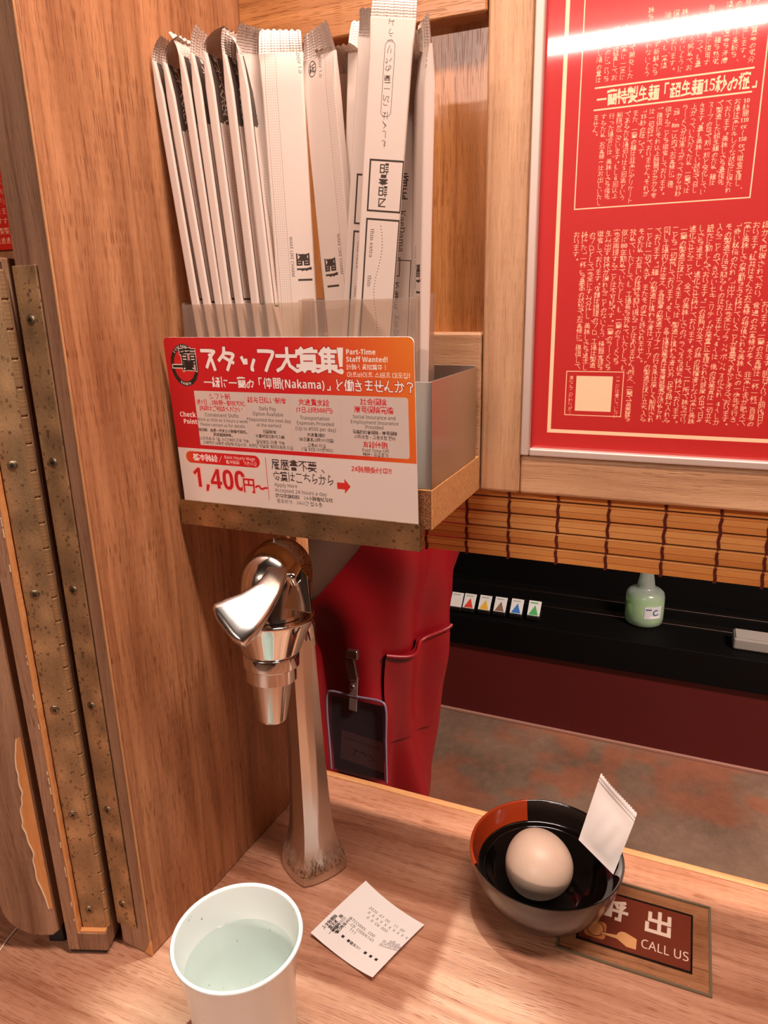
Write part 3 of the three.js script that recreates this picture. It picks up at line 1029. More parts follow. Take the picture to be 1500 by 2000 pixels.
function drawGlyph(g, c, x, y, s, w, vertical) {   // x, y = top left of a cell of size s, w = stroke width
  const out = []; g.save(); g.translate(x, y);
  if (vertical && ROTATED.includes(c)) { if (c === '「' || c === '」') { g.translate(s, 0); g.rotate(Math.PI / 2); g.translate(s, 0); g.scale(-1, 1); if (c === '「') { g.translate(0, 0); } } else { g.translate(s, 0); g.rotate(Math.PI / 2); if (c === 'ー') { g.translate(0, s); g.scale(1, -1); } } }
  if (vertical && '、。'.includes(c)) g.translate(s * 0.55, -s * 0.5);
  glyph(c, [0, 0, s, s], out);
  g.lineWidth = w; g.lineCap = 'square'; g.lineJoin = 'round';
  for (const { pts, smooth } of out) {
    g.beginPath(); g.moveTo(...pts[0]);
    if (smooth && pts.length > 2) { for (let i = 1; i < pts.length - 1; i++) { const m = [(pts[i][0] + pts[i + 1][0]) / 2, (pts[i][1] + pts[i + 1][1]) / 2]; g.quadraticCurveTo(...pts[i], ...(i === pts.length - 2 ? pts[i + 1] : m)); } } else for (const p of pts.slice(1)) g.lineTo(...p);
    g.stroke();
  }
  g.restore();
}
// one line of mixed text; returns its width. align 0 left, 0.5 centre, 1 right; weight = stroke width / size
function text(g, str, x, y, size, { color = '#000', weight = 0.1, align = 0, font = 'sans-serif', bold = false, outline, outlineWidth = 0, pitch = 1, squeeze = 1, latin = 1 } = {}) {
  const f = `${bold ? 'bold ' : ''}${size * latin}px ${font}`; g.font = f;
  const runs = []; for (const c of str) { const wide = isWide(c); if (!wide && runs.length && !runs.at(-1).wide) runs.at(-1).s += c; else runs.push({ wide, s: c }); }
  let W = 0; for (const r of runs) { r.w = r.wide ? size * pitch : g.measureText(r.s).width; W += r.w; }
  g.save(); g.translate(x - W * squeeze * align, y); g.scale(squeeze, 1);
  for (const pass of outline ? [1, 0] : [0]) { let cx = 0; for (const r of runs) {
    g.strokeStyle = g.fillStyle = pass ? outline : color;
    if (r.wide) drawGlyph(g, r.s, cx + (r.w - size * 0.94) / 2, size * 0.03, size * 0.94, size * weight + (pass ? outlineWidth : 0));
    else { g.font = f; g.textBaseline = 'alphabetic'; if (pass) { g.lineWidth = outlineWidth; g.lineJoin = 'round'; g.strokeText(r.s, cx, size * 0.86); } g.fillText(r.s, cx, size * 0.86); }
    cx += r.w; } }
  g.restore(); return W * squeeze;
}
// vertical column of text, top at y, centred on x
function column(g, str, x, y, size, { color = '#fff', weight = 0.09, pitch = 1.04, font = 'serif' } = {}) {
  let cy = y; g.strokeStyle = g.fillStyle = color;
  for (const tok of str.match(/\d+m?|[a-z]+|./gu) ?? []) {
    if (/^[0-9a-z]/.test(tok)) { g.font = `bold ${size * 0.95}px ${font}`; g.textAlign = 'center'; g.textBaseline = 'alphabetic'; g.fillText(tok, x, cy + size * 0.85, size * 1.35); g.textAlign = 'left'; cy += size * pitch; continue; }
    drawGlyph(g, tok, x - size / 2, cy, size, size * weight, true); cy += size * pitch * ('、。'.includes(tok) ? 0.6 : '「」（）'.includes(tok) ? 0.7 : 1);
  }
  return cy;
}

// ---------------------------------------------------------------- the place: counter, back wall, partition, room
const ZW = -0.4077;                                      // front of the back-wall frame
const PX0 = -0.270, PZ0 = -0.253, PANG = -Math.atan2(0.0109, 0.1967);   // partition: front edge and its slight turn
{
  const FL = -0.75, X0 = -1.9, X1 = 1.9, Z1 = 3.9, Z0 = -2.5;
  const floorTex = (() => { const a = noise2(5), b = noise2(6), c = noise2(7);
    return dataTex(1024, 1024, (u, v) => { const k = 0.55 * a(u, v, 9, 9) + 0.25 * b(u, v, 60, 60) + 0.2 * b(u, v, 200, 200), r = sst(0.5, 0.75, c(u, v, 6, 6) * 0.6 + a(u, v, 24, 24) * 0.4);
      const g = [lerp(104, 160, k), lerp(84, 130, k), lerp(70, 108, k)], q = [lerp(150, 190, k), lerp(78, 104, k), lerp(52, 72, k)]; return [0, 1, 2].map((i) => lerp(g[i], q[i], r * 0.5)); }, true); })();
  structMesh('floor', span(X0, X1, FL - 0.1, FL, Z0, Z1, { r: 0 }), new THREE.MeshPhysicalMaterial({ map: floorTex, roughness: 0.5 }));
  structMesh('ceiling', span(X0, X1, CEIL, CEIL + 0.1, Z0, Z1, { r: 0 }), M.ceiling);
  structMesh('wall_front', span(X0, X1, FL, CEIL, Z1, Z1 + 0.1, { r: 0 }), M.plaster);
  structMesh('wall_left', span(X0 - 0.1, X0, FL, CEIL, Z0, Z1, { r: 0 }), M.plaster);
  structMesh('wall_right', span(X1, X1 + 0.1, FL, CEIL, Z0, Z1, { r: 0 }), M.plaster);
  structMesh('wall_kitchen', span(X0, X1, FL, CEIL, Z0 - 0.1, Z0, { r: 0 }), M.black);
}
{ // counter slab with a paler lipping along its back edge; it runs through under the window and past the partitions
  const c = struct('counter_top');
  mesh('slab', span(-1.2, 1.2, -0.036, 0, -0.4465, 0.16, { grain: 'x', r: 0.001 }), M.counter, c);
  mesh('edge_lipping', span(-1.2, 1.2, -0.036, 0.0004, -0.4525, -0.4465, { grain: 'x', r: 0.001 }), M.edge, c);
  structMesh('wall_counter_front', span(-1.2, 1.2, -0.75, -0.037, -0.43, -0.40, { r: 0 }), M.panel);
}
const TOP = 0.98;
{ // framed panel behind the chopsticks
  const w = struct('wall_back'), x0 = -0.262, x1 = -0.1130, z = ZW, t = 0.02;
  mesh('rail', span(x0, x1, 0.5208, 0.60, z - t, z, { grain: 'x', r: 0.0015 }), M.inset, w);
  mesh('rail', span(x0, x1, 0.268, 0.3619, z - t, z, { grain: 'x', r: 0.0018 }), M.frame, w);
  mesh('stile', span(x0, x0 + 0.022, 0.3625, 0.5202, z - t, z, { r: 0.0015 }), M.inset, w);
  mesh('panel', span(x0, x1, 0.34, 0.56, z - t - 0.006, z - 0.012, { r: 0 }), M.inset, w);
  mesh('upper_panel', span(x0, x1, 0.601, CEIL, z - t, z, { r: 0.001 }), M.inset, w);
  // door-like frame that holds the poster
  const f = struct('wall_back_poster_frame'), fx0 = -0.1125, fx1 = 0.215;
  mesh('stile', span(fx0, -0.0885, 0.2685, CEIL, z - 0.022, z, { r: 0.002 }), M.frame, f);
  mesh('rail', span(-0.0883, fx1 - 0.024, 0.2685, 0.2915, z - 0.022, z - 0.0003, { grain: 'x', r: 0.002 }), M.frame, f);
  mesh('stile', span(fx1 - 0.0238, fx1, 0.2685, CEIL, z - 0.022, z, { r: 0.002 }), M.frame, f);
  mesh('rail', span(-0.0883, fx1 - 0.024, 0.60, CEIL, z - 0.022, z - 0.0003, { grain: 'x', r: 0.002 }), M.frame, f);
  mesh('backing', span(-0.0883, fx1 - 0.024, 0.2917, 0.5998, z - 0.022, z - 0.008, { r: 0 }), M.panel, f);
  mesh('filler', span(fx1 + 0.0005, 0.36, 0.2685, CEIL, z - 0.022, z, { r: 0.002 }), M.frame, f);
}
{ // partition to the next seat (left): tall board, its front end carries the hinge
  const p = struct('wall_partition', [PX0, 0, PZ0], -PANG * -1);
  const T = 0.0245, D = 0.1985;
  mesh('board', span(-T, 0, 0.0005, TOP, -D, -0.0012, { r: 0.0008 }), M.panel, p);
  mesh('end_edging', span(-T + 0.0001, -0.0004, 0.0005, TOP, -0.0012, 0, { r: 0.0005 }), M.endface, p);
  mesh('worn_corner', span(-0.0010, 0.00015, 0.001, TOP, -0.0010, 0.00015, { r: 0.0004 }), M.edge, p);
  mesh('corner_chip', extrude([[0, 0], [-0.006, 0], [-0.0035, 0.004], [-0.0012, 0.010], [0, 0.011]], 0.0012).translate(0.0002, 0.0007, -0.0009), M.raw, p);
  const q = struct('wall_partition_far', [0.385, 0, -0.253]);
  mesh('board', span(-T, 0, 0.0005, TOP, -D, 0, { r: 0.001 }), M.panel, q);
}
{ // kitchen side: low cabinet opposite with black lip and shelf
  const k = struct('wall_kitchen_counter'), z = -1.7262, FL = -0.75;
  mesh('red_front', span(-1.6, 1.6, FL, -0.532, z - 0.3, z, { r: 0.001 }), M.redwall, k);
  mesh('skirting', span(-1.6, 1.6, FL, -0.742, z, z + 0.008, { r: 0.002 }), std(0xb08272, { roughness: 0.5 }), k);
  mesh('black_lip', span(-1.6, 1.6, -0.532, -0.447, z - 0.3, z + 0.012, { r: 0.002 }), std(0x030202, { roughness: 0.7, specularIntensity: 0.3 }), k);
  mesh('shelf_back', span(-1.6, 1.6, -0.447, 0.1, z - 0.3, z - 0.28, { r: 0.001 }), std(0x030202, { roughness: 0.7, specularIntensity: 0.3 }), k);
  mesh('steel_rail', span(-1.6, 1.6, -0.4468, -0.4448, z - 0.155, z - 0.125, { r: 0.002 }), std(0x8a7a70, { metalness: 1, roughness: 0.3 }), k);
  mesh('steel_rail', span(-1.6, 1.6, -0.4468, -0.4440, z - 0.235, z - 0.222, { r: 0.0008 }), std(0x8a7a70, { metalness: 1, roughness: 0.3 }), k);
}

// ---------------------------------------------------------------- piano hinge, folded leaf board and the rounded panel beside the partition
const brassMat = (() => { // brown-bronze hinge metal with worn specks and stains
  const a = noise2(301), b = noise2(302), r = rng(303), W = 256, H = 1024, c = canvas(W, H), g = c.getContext('2d');
  g.fillStyle = '#b8946a'; g.fillRect(0, 0, W, H);
  const im = g.getImageData(0, 0, W, H); for (let y = 0; y < H; y++) for (let x = 0; x < W; x++) { const k = 0.82 + 0.3 * a(x / W, y / H, 4, 12) + 0.16 * (b(x / W, y / H, 120, 200) - 0.5), i = (y * W + x) * 4; im.data[i] *= k; im.data[i + 1] *= k; im.data[i + 2] *= k; } g.putImageData(im, 0, 0);
  for (let i = 0; i < 170; i++) { g.fillStyle = `rgba(62,40,24,${0.15 + 0.3 * r()})`; g.beginPath(); g.ellipse(r() * W, r() * H, 2 + 7 * r(), 2 + 10 * r(), 0, 0, 7); g.fill(); }
  for (let i = 0; i < 260; i++) { g.fillStyle = `rgba(238,214,178,${0.3 + 0.6 * r()})`; g.fillRect(r() * W, r() * H, 1 + 3 * r(), 1 + 2 * r()); }
  const t = canvasTex(c); t.repeat.set(1 / 0.03, 1 / 0.12);
  return new THREE.MeshPhysicalMaterial({ map: t, metalness: 0.55, roughness: 0.4 });
})();
const screwMat = std(0x9a8a70, { metalness: 1, roughness: 0.35 });
const screwGeo = lathe([[0, 0.0004], [0.0012, 0.0005], [0.0023, 0.0003], [0.0029, 0], [0.0029, -0.0004]], 20), slotGeo = merge([new THREE.BoxGeometry(0.0026, 0.0004, 0.0006), new THREE.BoxGeometry(0.0006, 0.0004, 0.0026)]).translate(0, 0.0004, 0);
function screw(parent, x, y, z, turn = 0) { const s = mesh('screw', screwGeo.clone().rotateX(Math.PI / 2), screwMat, parent); s.position.set(x, y, z); s.rotation.y = turn; const c = mesh('cross_slot', slotGeo.clone().rotateX(Math.PI / 2), M.black, s); c.rotation.z = x * 900 + y * 70; }
const FOLD = { x: -0.2965, z: -0.2478, turn: Math.atan2(0.0089, 0.0240) };   // left board: its end face runs from here to the left and a little forward
{
  const h = thing('piano_hinge', 'long bronze piano hinge screwed to the front end of the wooden partition', 'hinge', [PX0, 0, PZ0], 0);
  const lr = mesh('leaf', span(-0.0238, -0.0092, 0.0178, 0.3996, 0, 0.0011, { r: 0.0003 }), brassMat, h);
  for (const y of [0.3754, 0.3071, 0.2389, 0.1702, 0.1020, 0.0342]) screw(h, -0.0169, y, 0.0012);
  const kx = -0.0283, kz = 0.0042, N = 28, y0 = 0.0178, y1 = 0.399, kg = lathe([[0, 0], [0.0021, 0], [0.0023, 0.0003], [0.0023, (y1 - y0) / N - 0.0012], [0.0021, (y1 - y0) / N - 0.0009], [0, (y1 - y0) / N - 0.0009]], 16);
  for (let i = 0; i < N; i++) { const k = mesh('knuckle', kg, brassMat, h); k.position.set(kx, y0 + i * (y1 - y0) / N, kz); }
  const pin = mesh('pin', new THREE.CylinderGeometry(0.0013, 0.0013, 0.386, 12).translate(kx, 0.2085, kz), std(0xb8b0a4, { metalness: 1, roughness: 0.3 }), h);
  const left = mesh('leaf', span(-0.0158, -0.0012, 0.0178, 0.3996, 0.0002, 0.0011, { r: 0.0003 }), brassMat, h); left.position.set(FOLD.x - PX0, 0, FOLD.z - PZ0); left.rotation.y = FOLD.turn;
  for (const y of [0.3062, 0.2372, 0.1687, 0.0998, 0.0313]) { const q = V(-0.0096, y, 0.0011).applyAxisAngle(V(0, 1, 0), FOLD.turn).add(left.position); screw(h, q.x, q.y, q.z, FOLD.turn); }
}
{ // folded extension board: rebated end that takes the hinge leaf, veneered strip, pale raw edge of the rebate
  const b = thing('folding_partition_board', 'folded-back wooden partition board edged with a pale chipped strip beside the hinge', 'board', [FOLD.x, 0, FOLD.z], FOLD.turn);
  const T = 0.0252, D = 0.18;
  mesh('board', span(-T, -0.0004, 0.0035, 0.4035, -D, 0, { r: 0.0006 }), M.endface, b);
  mesh('edge_strip', span(-T, -0.0182, 0.0035, 0.4035, 0.00005, 0.0042, { r: 0.0006 }), M.endface, b);
  mesh('bottom_strip', span(-0.0181, -0.0006, 0.0035, 0.0165, 0.00005, 0.0042, { r: 0.0006 }), M.endface, b);
  const r = rng(9), pts = []; // raw rebate edge with a ragged chipped outline
  for (let i = 0; i <= 60; i++) pts.push([-0.0181 + 0.0013 + 0.0004 * r(), 0.0165 + (0.4035 - 0.0165) * i / 60]);
  pts.push([-0.0181, 0.4035], [-0.0181, 0.0165]);
  mesh('raw_edge', extrude(pts, 0.0036).translate(0, 0, 0.0003), M.raw, b);
  const chips = []; for (let i = 0; i < 22; i++) { const y = 0.02 + 0.37 * r() * (0.4 + 0.6 * r()), h2 = 0.001 + 0.004 * r(); chips.push(new THREE.BoxGeometry(0.0004 + 0.0003 * r(), h2, 0.0002).translate(-0.0183, y, 0.0043)); }
  const ch = mesh('veneer_chips', merge(chips), std(0xe0c8a4, { roughness: 0.9 }), b); ch.userData.kind = 'stuff';
  mesh('raw_bottom', span(-0.0165, -0.0008, 0.0165, 0.0179, 0.0002, 0.0036, { grain: 'x', r: 0.0003 }), M.raw, b);
  mesh('rubber_foot', span(-0.0250, -0.002, 0.0004, 0.0034, -0.03, 0.003, { r: 0.0008 }), std(0x1c1410, { roughness: 0.6 }), b);
}
{ // rounded panel left of the dark gap, with veneer torn off along its edge
  const p = thing('rounded_panel', 'wooden panel with a rounded lower corner and veneer torn off its edge', 'panel', [FOLD.x, 0, FOLD.z], FOLD.turn);
  const x1 = -0.0302, x0 = -0.064, y0 = 0.0125, y1 = 0.42, R = 0.022, pts = [[x1, y1], [x0, y1]];
  for (let i = 0; i <= 10; i++) { const a = Math.PI + Math.PI / 2 * i / 10; pts.push([x0 + R + R * Math.cos(a), y0 + R + R * Math.sin(a)]); }
  pts.push([x1 - 0.004, y0 + 0.0005], [x1, y0 + 0.004]);
  mesh('board', uvBox(extrude(pts, 0.02, 0.0012, 2), 'y', [0.3, 0.2]).translate(0, 0, -0.018), M.endface, p);
  const r = rng(21), L = [], E = [];
  for (let i = 0; i <= 30; i++) { const t = i / 30, y = 0.034 + 0.118 * t; const w = 0.0016 + 0.0052 * Math.sin(Math.PI * t) * (0.6 + 0.5 * Math.abs(Math.sin(t * 9))) + 0.0012 * r(); L.push([x1 - 0.001 - w, y]); }
  const poly = [...L, [x1 - 0.0006, 0.153], [x1 - 0.0006, 0.034]];
  mesh('bare_wood', uvBox(extrude(poly, 0.0004), 'y').translate(0, 0, 0.0031), M.raw, p);
  mesh('torn_veneer', tube(L.map(([x, y]) => V(x, y, 0.0034)), 0.0005, 90, 6), std(0xe6cfae, { roughness: 0.9 }), p);
  mesh('foot', span(x1 - 0.012, x1 - 0.002, 0.0004, y0 + 0.001, -0.014, -0.004, { r: 0.0008 }), M.black, p);
}

// ---------------------------------------------------------------- shelf with steel box, plastic cups, chopsticks and the recruiting card
const SX0 = -0.2655, SX1 = -0.1130, SZ = -0.3217;
{
  const s = thing('shelf', 'small particle-board shelf fixed between the partition and the poster frame', 'shelf');
  const raw = (() => { const a = noise2(411), b = noise2(412); const t = dataTex(512, 512, (u, v) => { const k = 0.5 * a(u, v, 60, 110) + 0.5 * b(u, v, 200, 256); return [lerp(176, 226, k), lerp(128, 172, k), lerp(74, 110, k)]; }, true); t.repeat.set(1 / 0.09, 1 / 0.09); return new THREE.MeshPhysicalMaterial({ map: t, roughness: 0.85, bumpMap: t, bumpScale: 0.0002 }); })();
  mesh('board', span(SX0 + 0.002, SX1, 0.2690, 0.2900, ZW + 0.0005, SZ, { grain: 'z', r: 0.0006 }), raw, s);
  const fr = (() => { const a = noise2(421), b = noise2(422); const t = dataTex(256, 256, (u, v) => { const k = a(u, v, 60, 60) * 0.6 + b(u, v, 130, 130) * 0.4; return [lerp(70, 176, k), lerp(38, 116, k), lerp(18, 66, k)]; }, true); t.repeat.set(1 / 0.03, 1 / 0.03); return new THREE.MeshPhysicalMaterial({ map: t, roughness: 0.95, bumpMap: t, bumpScale: 0.0006 }); })();
  mesh('rough_front_edge', span(SX0 + 0.002, SX1 - 0.0004, 0.2693, 0.2897, SZ, SZ + 0.0006, { grain: 'x', r: 0.0002 }), fr, s);
  const c = thing('card_rail', 'worn bronze metal rail along the shelf front that holds the recruiting card', 'card holder');
  const z0 = SZ + 0.0008, prof = [[0, 0.0166], [0.0008, 0.0166], [0.0008, 0.0012], [0.0042, 0.0012], [0.0042, 0.0146], [0.005, 0.0146], [0.005, 0.0002], [0.0046, 0], [0.0004, 0], [0, 0.0004]];
  const worn = brassMat.clone(); worn.roughness = 0.3; worn.metalness = 0.85;
  mesh('channel', extrude(prof, 0.1474).rotateY(-Math.PI / 2).translate(-0.1176, 0, 0).scale(1, 1, 1), worn, c);
  c.position.set(0, 0.2588, z0);
}
{ // open steel box
  const b = thing('steel_box', 'open brushed steel box on the shelf around the plastic cups', 'box');
  const x0 = SX0 + 0.0035, x1 = SX1 - 0.0002, y0 = 0.2902, y1 = 0.3432, z0 = -0.400, z1 = SZ, t = 0.0008;
  mesh('side', span(x1 - t, x1, y0, y1, z0, z1, { r: 0.0003 }), M.steel, b);
  mesh('side', span(x0, x0 + t, y0, y1, z0, z1, { r: 0.0003 }), M.steel, b);
  mesh('front', span(x0 + t, x1 - t, y0, y1 - 0.0002, z1 - t, z1 - 0.0003, { r: 0.0003 }), M.steel, b);
  mesh('back', span(x0 + t, x1 - t, y0, y1 + 0.001, z0, z0 + t, { r: 0.0003 }), M.steel, b);
  mesh('bottom', span(x0 + t, x1 - t, y0, y0 + t, z0 + t, z1 - t, { r: 0.0003 }), M.steel, b);
}
const frosted = new THREE.MeshPhysicalMaterial({ color: new THREE.Color(0xf0e6dc), transmission: 0.9, roughness: 0.2, thickness: 0, ior: 1.45 });
function plasticCup(x0, x1, z0, z1, top, label) {
  const g = thing('plastic_holder', label, 'holder', [0, 0, 0], 0, 'frosted holders'), y0 = 0.2922, t = 0.0006, q = { r: 0.0002 };
  mesh('front', span(x0, x1, y0, top, z1 - t, z1, q), frosted, g); mesh('back', span(x0, x1, y0, top + 0.002, z0, z0 + t, q), frosted, g);
  mesh('side', span(x0, x0 + t, y0, top + 0.001, z0 + t, z1 - t, q), frosted, g); mesh('side', span(x1 - t, x1, y0, top + 0.001, z0 + t, z1 - t, q), frosted, g);
  mesh('bottom', span(x0, x1, y0 - 0.0004, y0, z0, z1, q), frosted, g);
}
const CZ1 = -0.3285, CZ0 = -0.3560;
plasticCup(-0.2600, -0.1868, CZ0, CZ1, 0.3808, 'frosted plastic holder packed with sleeves beside the partition');
plasticCup(-0.1852, -0.1236, CZ0, CZ1, 0.3815, 'frosted plastic holder with loosely fanned sleeves beside the poster frame');

// chopstick sleeves: paper sleeve, crimped at both ends
const SL = 0.2150, SW = 0.0200, ST = 0.0052;
const paperBase = (g, W, H, seed) => { g.fillStyle = '#dac6b8'; g.fillRect(0, 0, W, H); };
const sleeveTex = (() => {
  const W = 512, H = 2048, make = (draw) => { const c = canvas(W, H), g = c.getContext('2d'); paperBase(g, W, H); draw(g); const t = canvasTex(c); return new THREE.MeshPhysicalMaterial({ map: t, roughness: 0.72, side: THREE.DoubleSide }); };
  const ink = '#3a2a20', dark = '#53433a';
  const dots = (g, x0, x1, y0, y1, step = 11) => { g.fillStyle = 'rgba(120,96,78,0.55)'; for (let y = y0; y < y1; y += step) for (let x = x0; x < x1; x += step) g.fillRect(x, y, 3, 3); };
  const wave = (g, x, a, y0, y1) => { g.fillStyle = ink; for (let y = y0; y < y1; y += 13) g.fillRect(x + a * Math.sin((y - y0) / 58), y, 4, 4); };
  const upside = (g, cx, cy, f) => { g.save(); g.translate(cx, cy); g.rotate(Math.PI); f(); g.restore(); };
  const along = (g, cx, cy, f, dir = 1) => { g.save(); g.translate(cx, cy); g.rotate(dir * Math.PI / 2); f(); g.restore(); };
  const logo = (g, x, y, s) => upside(g, x, y, () => { g.strokeStyle = ink; drawGlyph(g, '一', -s / 2, -s * 1.5, s, s * 0.12); drawGlyph(g, '蘭', -s / 2, -s * 0.35, s * 1.05, s * 0.11); });
  const backSide = (g) => { dots(g, 350, 400, 120, 1980); };
  return {   // about the top three fifths of each sleeve stand above the holder
    printed: make((g) => { backSide(g);
      g.fillStyle = dark; g.fillRect(38, 0, 204, 400); g.fillStyle = ink; g.fillRect(34, 0, 7, 1205); g.fillRect(34, 1200, 207, 9); g.fillRect(236, 400, 6, 800);
      along(g, 92, 60, () => text(g, 'をつけてください。', 34, -26, 46, { color: '#f4ece4', weight: 0.1, pitch: 0.8 })); g.strokeStyle = '#f4ece4'; g.lineWidth = 5; g.beginPath(); g.arc(92, 70, 16, 0, 7); g.stroke();
      wave(g, 84, 17, 425, 1190); [['extra firm', 450], ['firm', 600], ['medium', 760], ['soft', 930], ['extra soft', 1050]].forEach(([w2, y]) => along(g, 122, y, () => text(g, w2, 0, -16, 26, { color: ink, font: 'serif' })));
      along(g, 158, 1010, () => text(g, '基本', 0, -26, 52, { color: ink, weight: 0.14 })); }),
    plain: make((g) => { dots(g, 172, 226, 40, 2010); g.strokeStyle = 'rgba(150,120,98,0.6)'; g.lineWidth = 2; g.strokeRect(172, -10, 54, 2070); g.fillStyle = dark; g.fillRect(290, 0, 180, 400); }),
    logo: make((g) => { dots(g, 40, 96, 40, 2010); g.strokeStyle = 'rgba(150,120,98,0.6)'; g.lineWidth = 2; g.strokeRect(40, -10, 56, 2070); logo(g, 176, 1010, 74); along(g, 112, 880, () => text(g, 'WAKE LIKE CHARM', 0, -12, 22, { color: ink })); along(g, 218, 90, () => text(g, 'ADGV 1.0', 0, -12, 24, { color: ink })); g.fillStyle = dark; g.fillRect(290, 0, 180, 400); }),
    marked: make((g) => { dots(g, 172, 226, 40, 2010); g.strokeStyle = 'rgba(150,120,98,0.6)'; g.lineWidth = 2; g.strokeRect(172, -10, 54, 2070); logo(g, 96, 1020, 78); g.strokeStyle = ink; g.lineWidth = 4; g.beginPath(); g.ellipse(84, 150, 24, 32, 0, 0, 7); g.stroke(); drawGlyph(g, '紙', 66, 130, 36, 4); along(g, 138, 96, () => text(g, 'ADGV 1.0', 0, -12, 24, { color: ink })); along(g, 160, 860, () => text(g, 'WAKE LIKE CHARM', 0, -12, 22, { color: ink })); }),
    form: make((g) => { backSide(g); g.strokeStyle = ink; g.lineWidth = 8; g.strokeRect(60, 640, 165, 205); g.strokeRect(60, 880, 165, 620);
      upside(g, 118, 590, () => column(g, 'もしくは（ひ一蘭のバリ）うみて', 0, 0, 30, { color: ink, weight: 0.07, pitch: 1.22 })); g.strokeStyle = ink; g.lineWidth = 2; g.beginPath(); g.roundRect(96, 190, 48, 280, 20); g.stroke();
      upside(g, 130, 832, () => { column(g, '口説書説', 0, 0, 44, { color: ink, weight: 0.11 }); });
      wave(g, 130, 14, 905, 1480); along(g, 90, 920, () => text(g, 'thin extra', 0, -14, 26, { color: ink, font: 'serif' })); along(g, 90, 1120, () => text(g, 'thin', 0, -14, 26, { color: ink, font: 'serif' })); }),
    order: make((g) => { backSide(g); g.strokeStyle = ink; g.lineWidth = 4; g.strokeRect(60, 860, 150, 640); g.strokeRect(92, 850, 60, 80);
      along(g, 160, 640, () => text(g, 'KaeDama', 0, -16, 40, { color: ink, font: 'serif' })); along(g, 92, 640, () => text(g, 'Kae Dama Refill', 0, -14, 28, { color: ink, font: 'serif' }));
      column(g, '替玉', 150, 480, 60, { color: ink, weight: 0.09 }); column(g, '本替玉', 130, 950, 44, { color: ink, weight: 0.09 }); along(g, 150, 1110, () => text(g, 'Kae-Dama Refill', 0, -14, 32, { color: ink, font: 'serif' })); }),
  };
})();
const crimpMat = (() => { const t = dataTex(64, 64, (u, v) => { const h = 128 + 90 * Math.sin(u * Math.PI * 2) + 30 * Math.sin(v * Math.PI * 2); return [h, h, h]; }); t.repeat.set(14, 10); return new THREE.MeshPhysicalMaterial({ color: new THREE.Color('#dac6b8'), roughness: 0.7, bumpMap: t, bumpScale: 0.0005, side: THREE.DoubleSide }); })();
// flattened round-cornered outline, from the middle of the left edge over the front to the right edge and back
const ringAt = (w, t, y) => { const r = Math.min(t * 0.42, 0.0012), p = [], arc = (cx, cz, a0) => { for (let i = 0; i <= 3; i++) { const a = a0 - i * Math.PI / 6; p.push(V(cx + r * Math.cos(a), y, cz + r * Math.sin(a))); } };
  p.push(V(-w / 2, y, 0)); arc(-w / 2 + r, t / 2 - r, Math.PI); p.push(V(0, y, t / 2)); arc(w / 2 - r, t / 2 - r, Math.PI / 2); p.push(V(w / 2, y, 0)); arc(w / 2 - r, -t / 2 + r, 0); p.push(V(0, y, -t / 2)); arc(-w / 2 + r, -t / 2 + r, -Math.PI / 2); return p; };
function sleeveBody(len, w, t) {
  const rows = [[0, 0.001], [0.008, 0.001], [0.02, t], [0.06, t], [0.12, t], [len - 0.026, t], [len - 0.016, t * 0.55], [len - 0.011, 0.0012]];
  const rings = rows.map(([y, d]) => ringAt(w + (t - d) * 0.35, d, y)), per = 2 * (w + t);
  return creased(loft(rings, { uvs: (k, i, s) => { const m = 2 * (w + (t - rows[i][1]) * 0.35 + rows[i][1]); return [Math.min(1, s / m * 1.012), rows[i][0] / SL + 1 - len / SL]; } }), 0.9);
}
function crimp(len, w, bend, twist, seed) {   // flat ribbed end with a zigzag cut, bent over a little
  const N = 14, Mr = 6, P = [], U = [], I = [], h = 0.0115, r = rng(seed), sl = (r() - 0.5) * 0.006;
  for (let j = 0; j <= Mr; j++) for (let i = 0; i <= N; i++) { const s = i / N - 0.5, t = j / Mr; let y = len - 0.0112 + h * t + sl * s * t + (j === Mr ? (i % 2 ? 0.0009 : 0) : 0);
    const a = bend * t * t; P.push(s * w * (1 - 0.05 * t), y - Math.abs(a) * h * 0.3 * t, a * h + twist * s * t * h + 0.0004 * Math.sin(s * 30)); U.push(i / N, t); }
  for (let j = 0; j < Mr; j++) for (let i = 0; i < N; i++) { const a = j * (N + 1) + i, b = a + 1, c = a + N + 1, d = c + 1; I.push(a, b, d, a, d, c); }
  const g = new THREE.BufferGeometry(); g.setAttribute('position', new THREE.Float32BufferAttribute(P, 3)); g.setAttribute('uv', new THREE.Float32BufferAttribute(U, 2)); g.setIndex(I); g.computeVertexNormals(); return g;
}
let sleeveN = 0;
function sleeve(top, bot, turn, kind, label, { w = SW, t = ST, bend = 0, twist = 0, foot = 0.2926 } = {}) {   // top, bot: [photo x, photo y, depth z] of the middle of the sleeve
  sleeveN++;
  const A = onZ(...top), B = onZ(...bot), dir = A.clone().sub(B).normalize(), base = B.clone().addScaledVector(dir, (foot - B.y) / dir.y), len = A.distanceTo(base);
  const o = thing('chopstick_sleeve', label, 'chopsticks', [base.x, base.y, base.z], 0, 'chopstick sleeves on the shelf');
  const q = new THREE.Quaternion().setFromUnitVectors(V(0, 1, 0), dir).multiply(new THREE.Quaternion().setFromAxisAngle(V(0, 1, 0), turn)); o.quaternion.copy(q);
  mesh('paper_body', sleeveBody(len, w, t), sleeveTex[kind], o);
  mesh('crimped_end', crimp(len, w * 1.06, bend, twist, sleeveN), crimpMat, o);
}
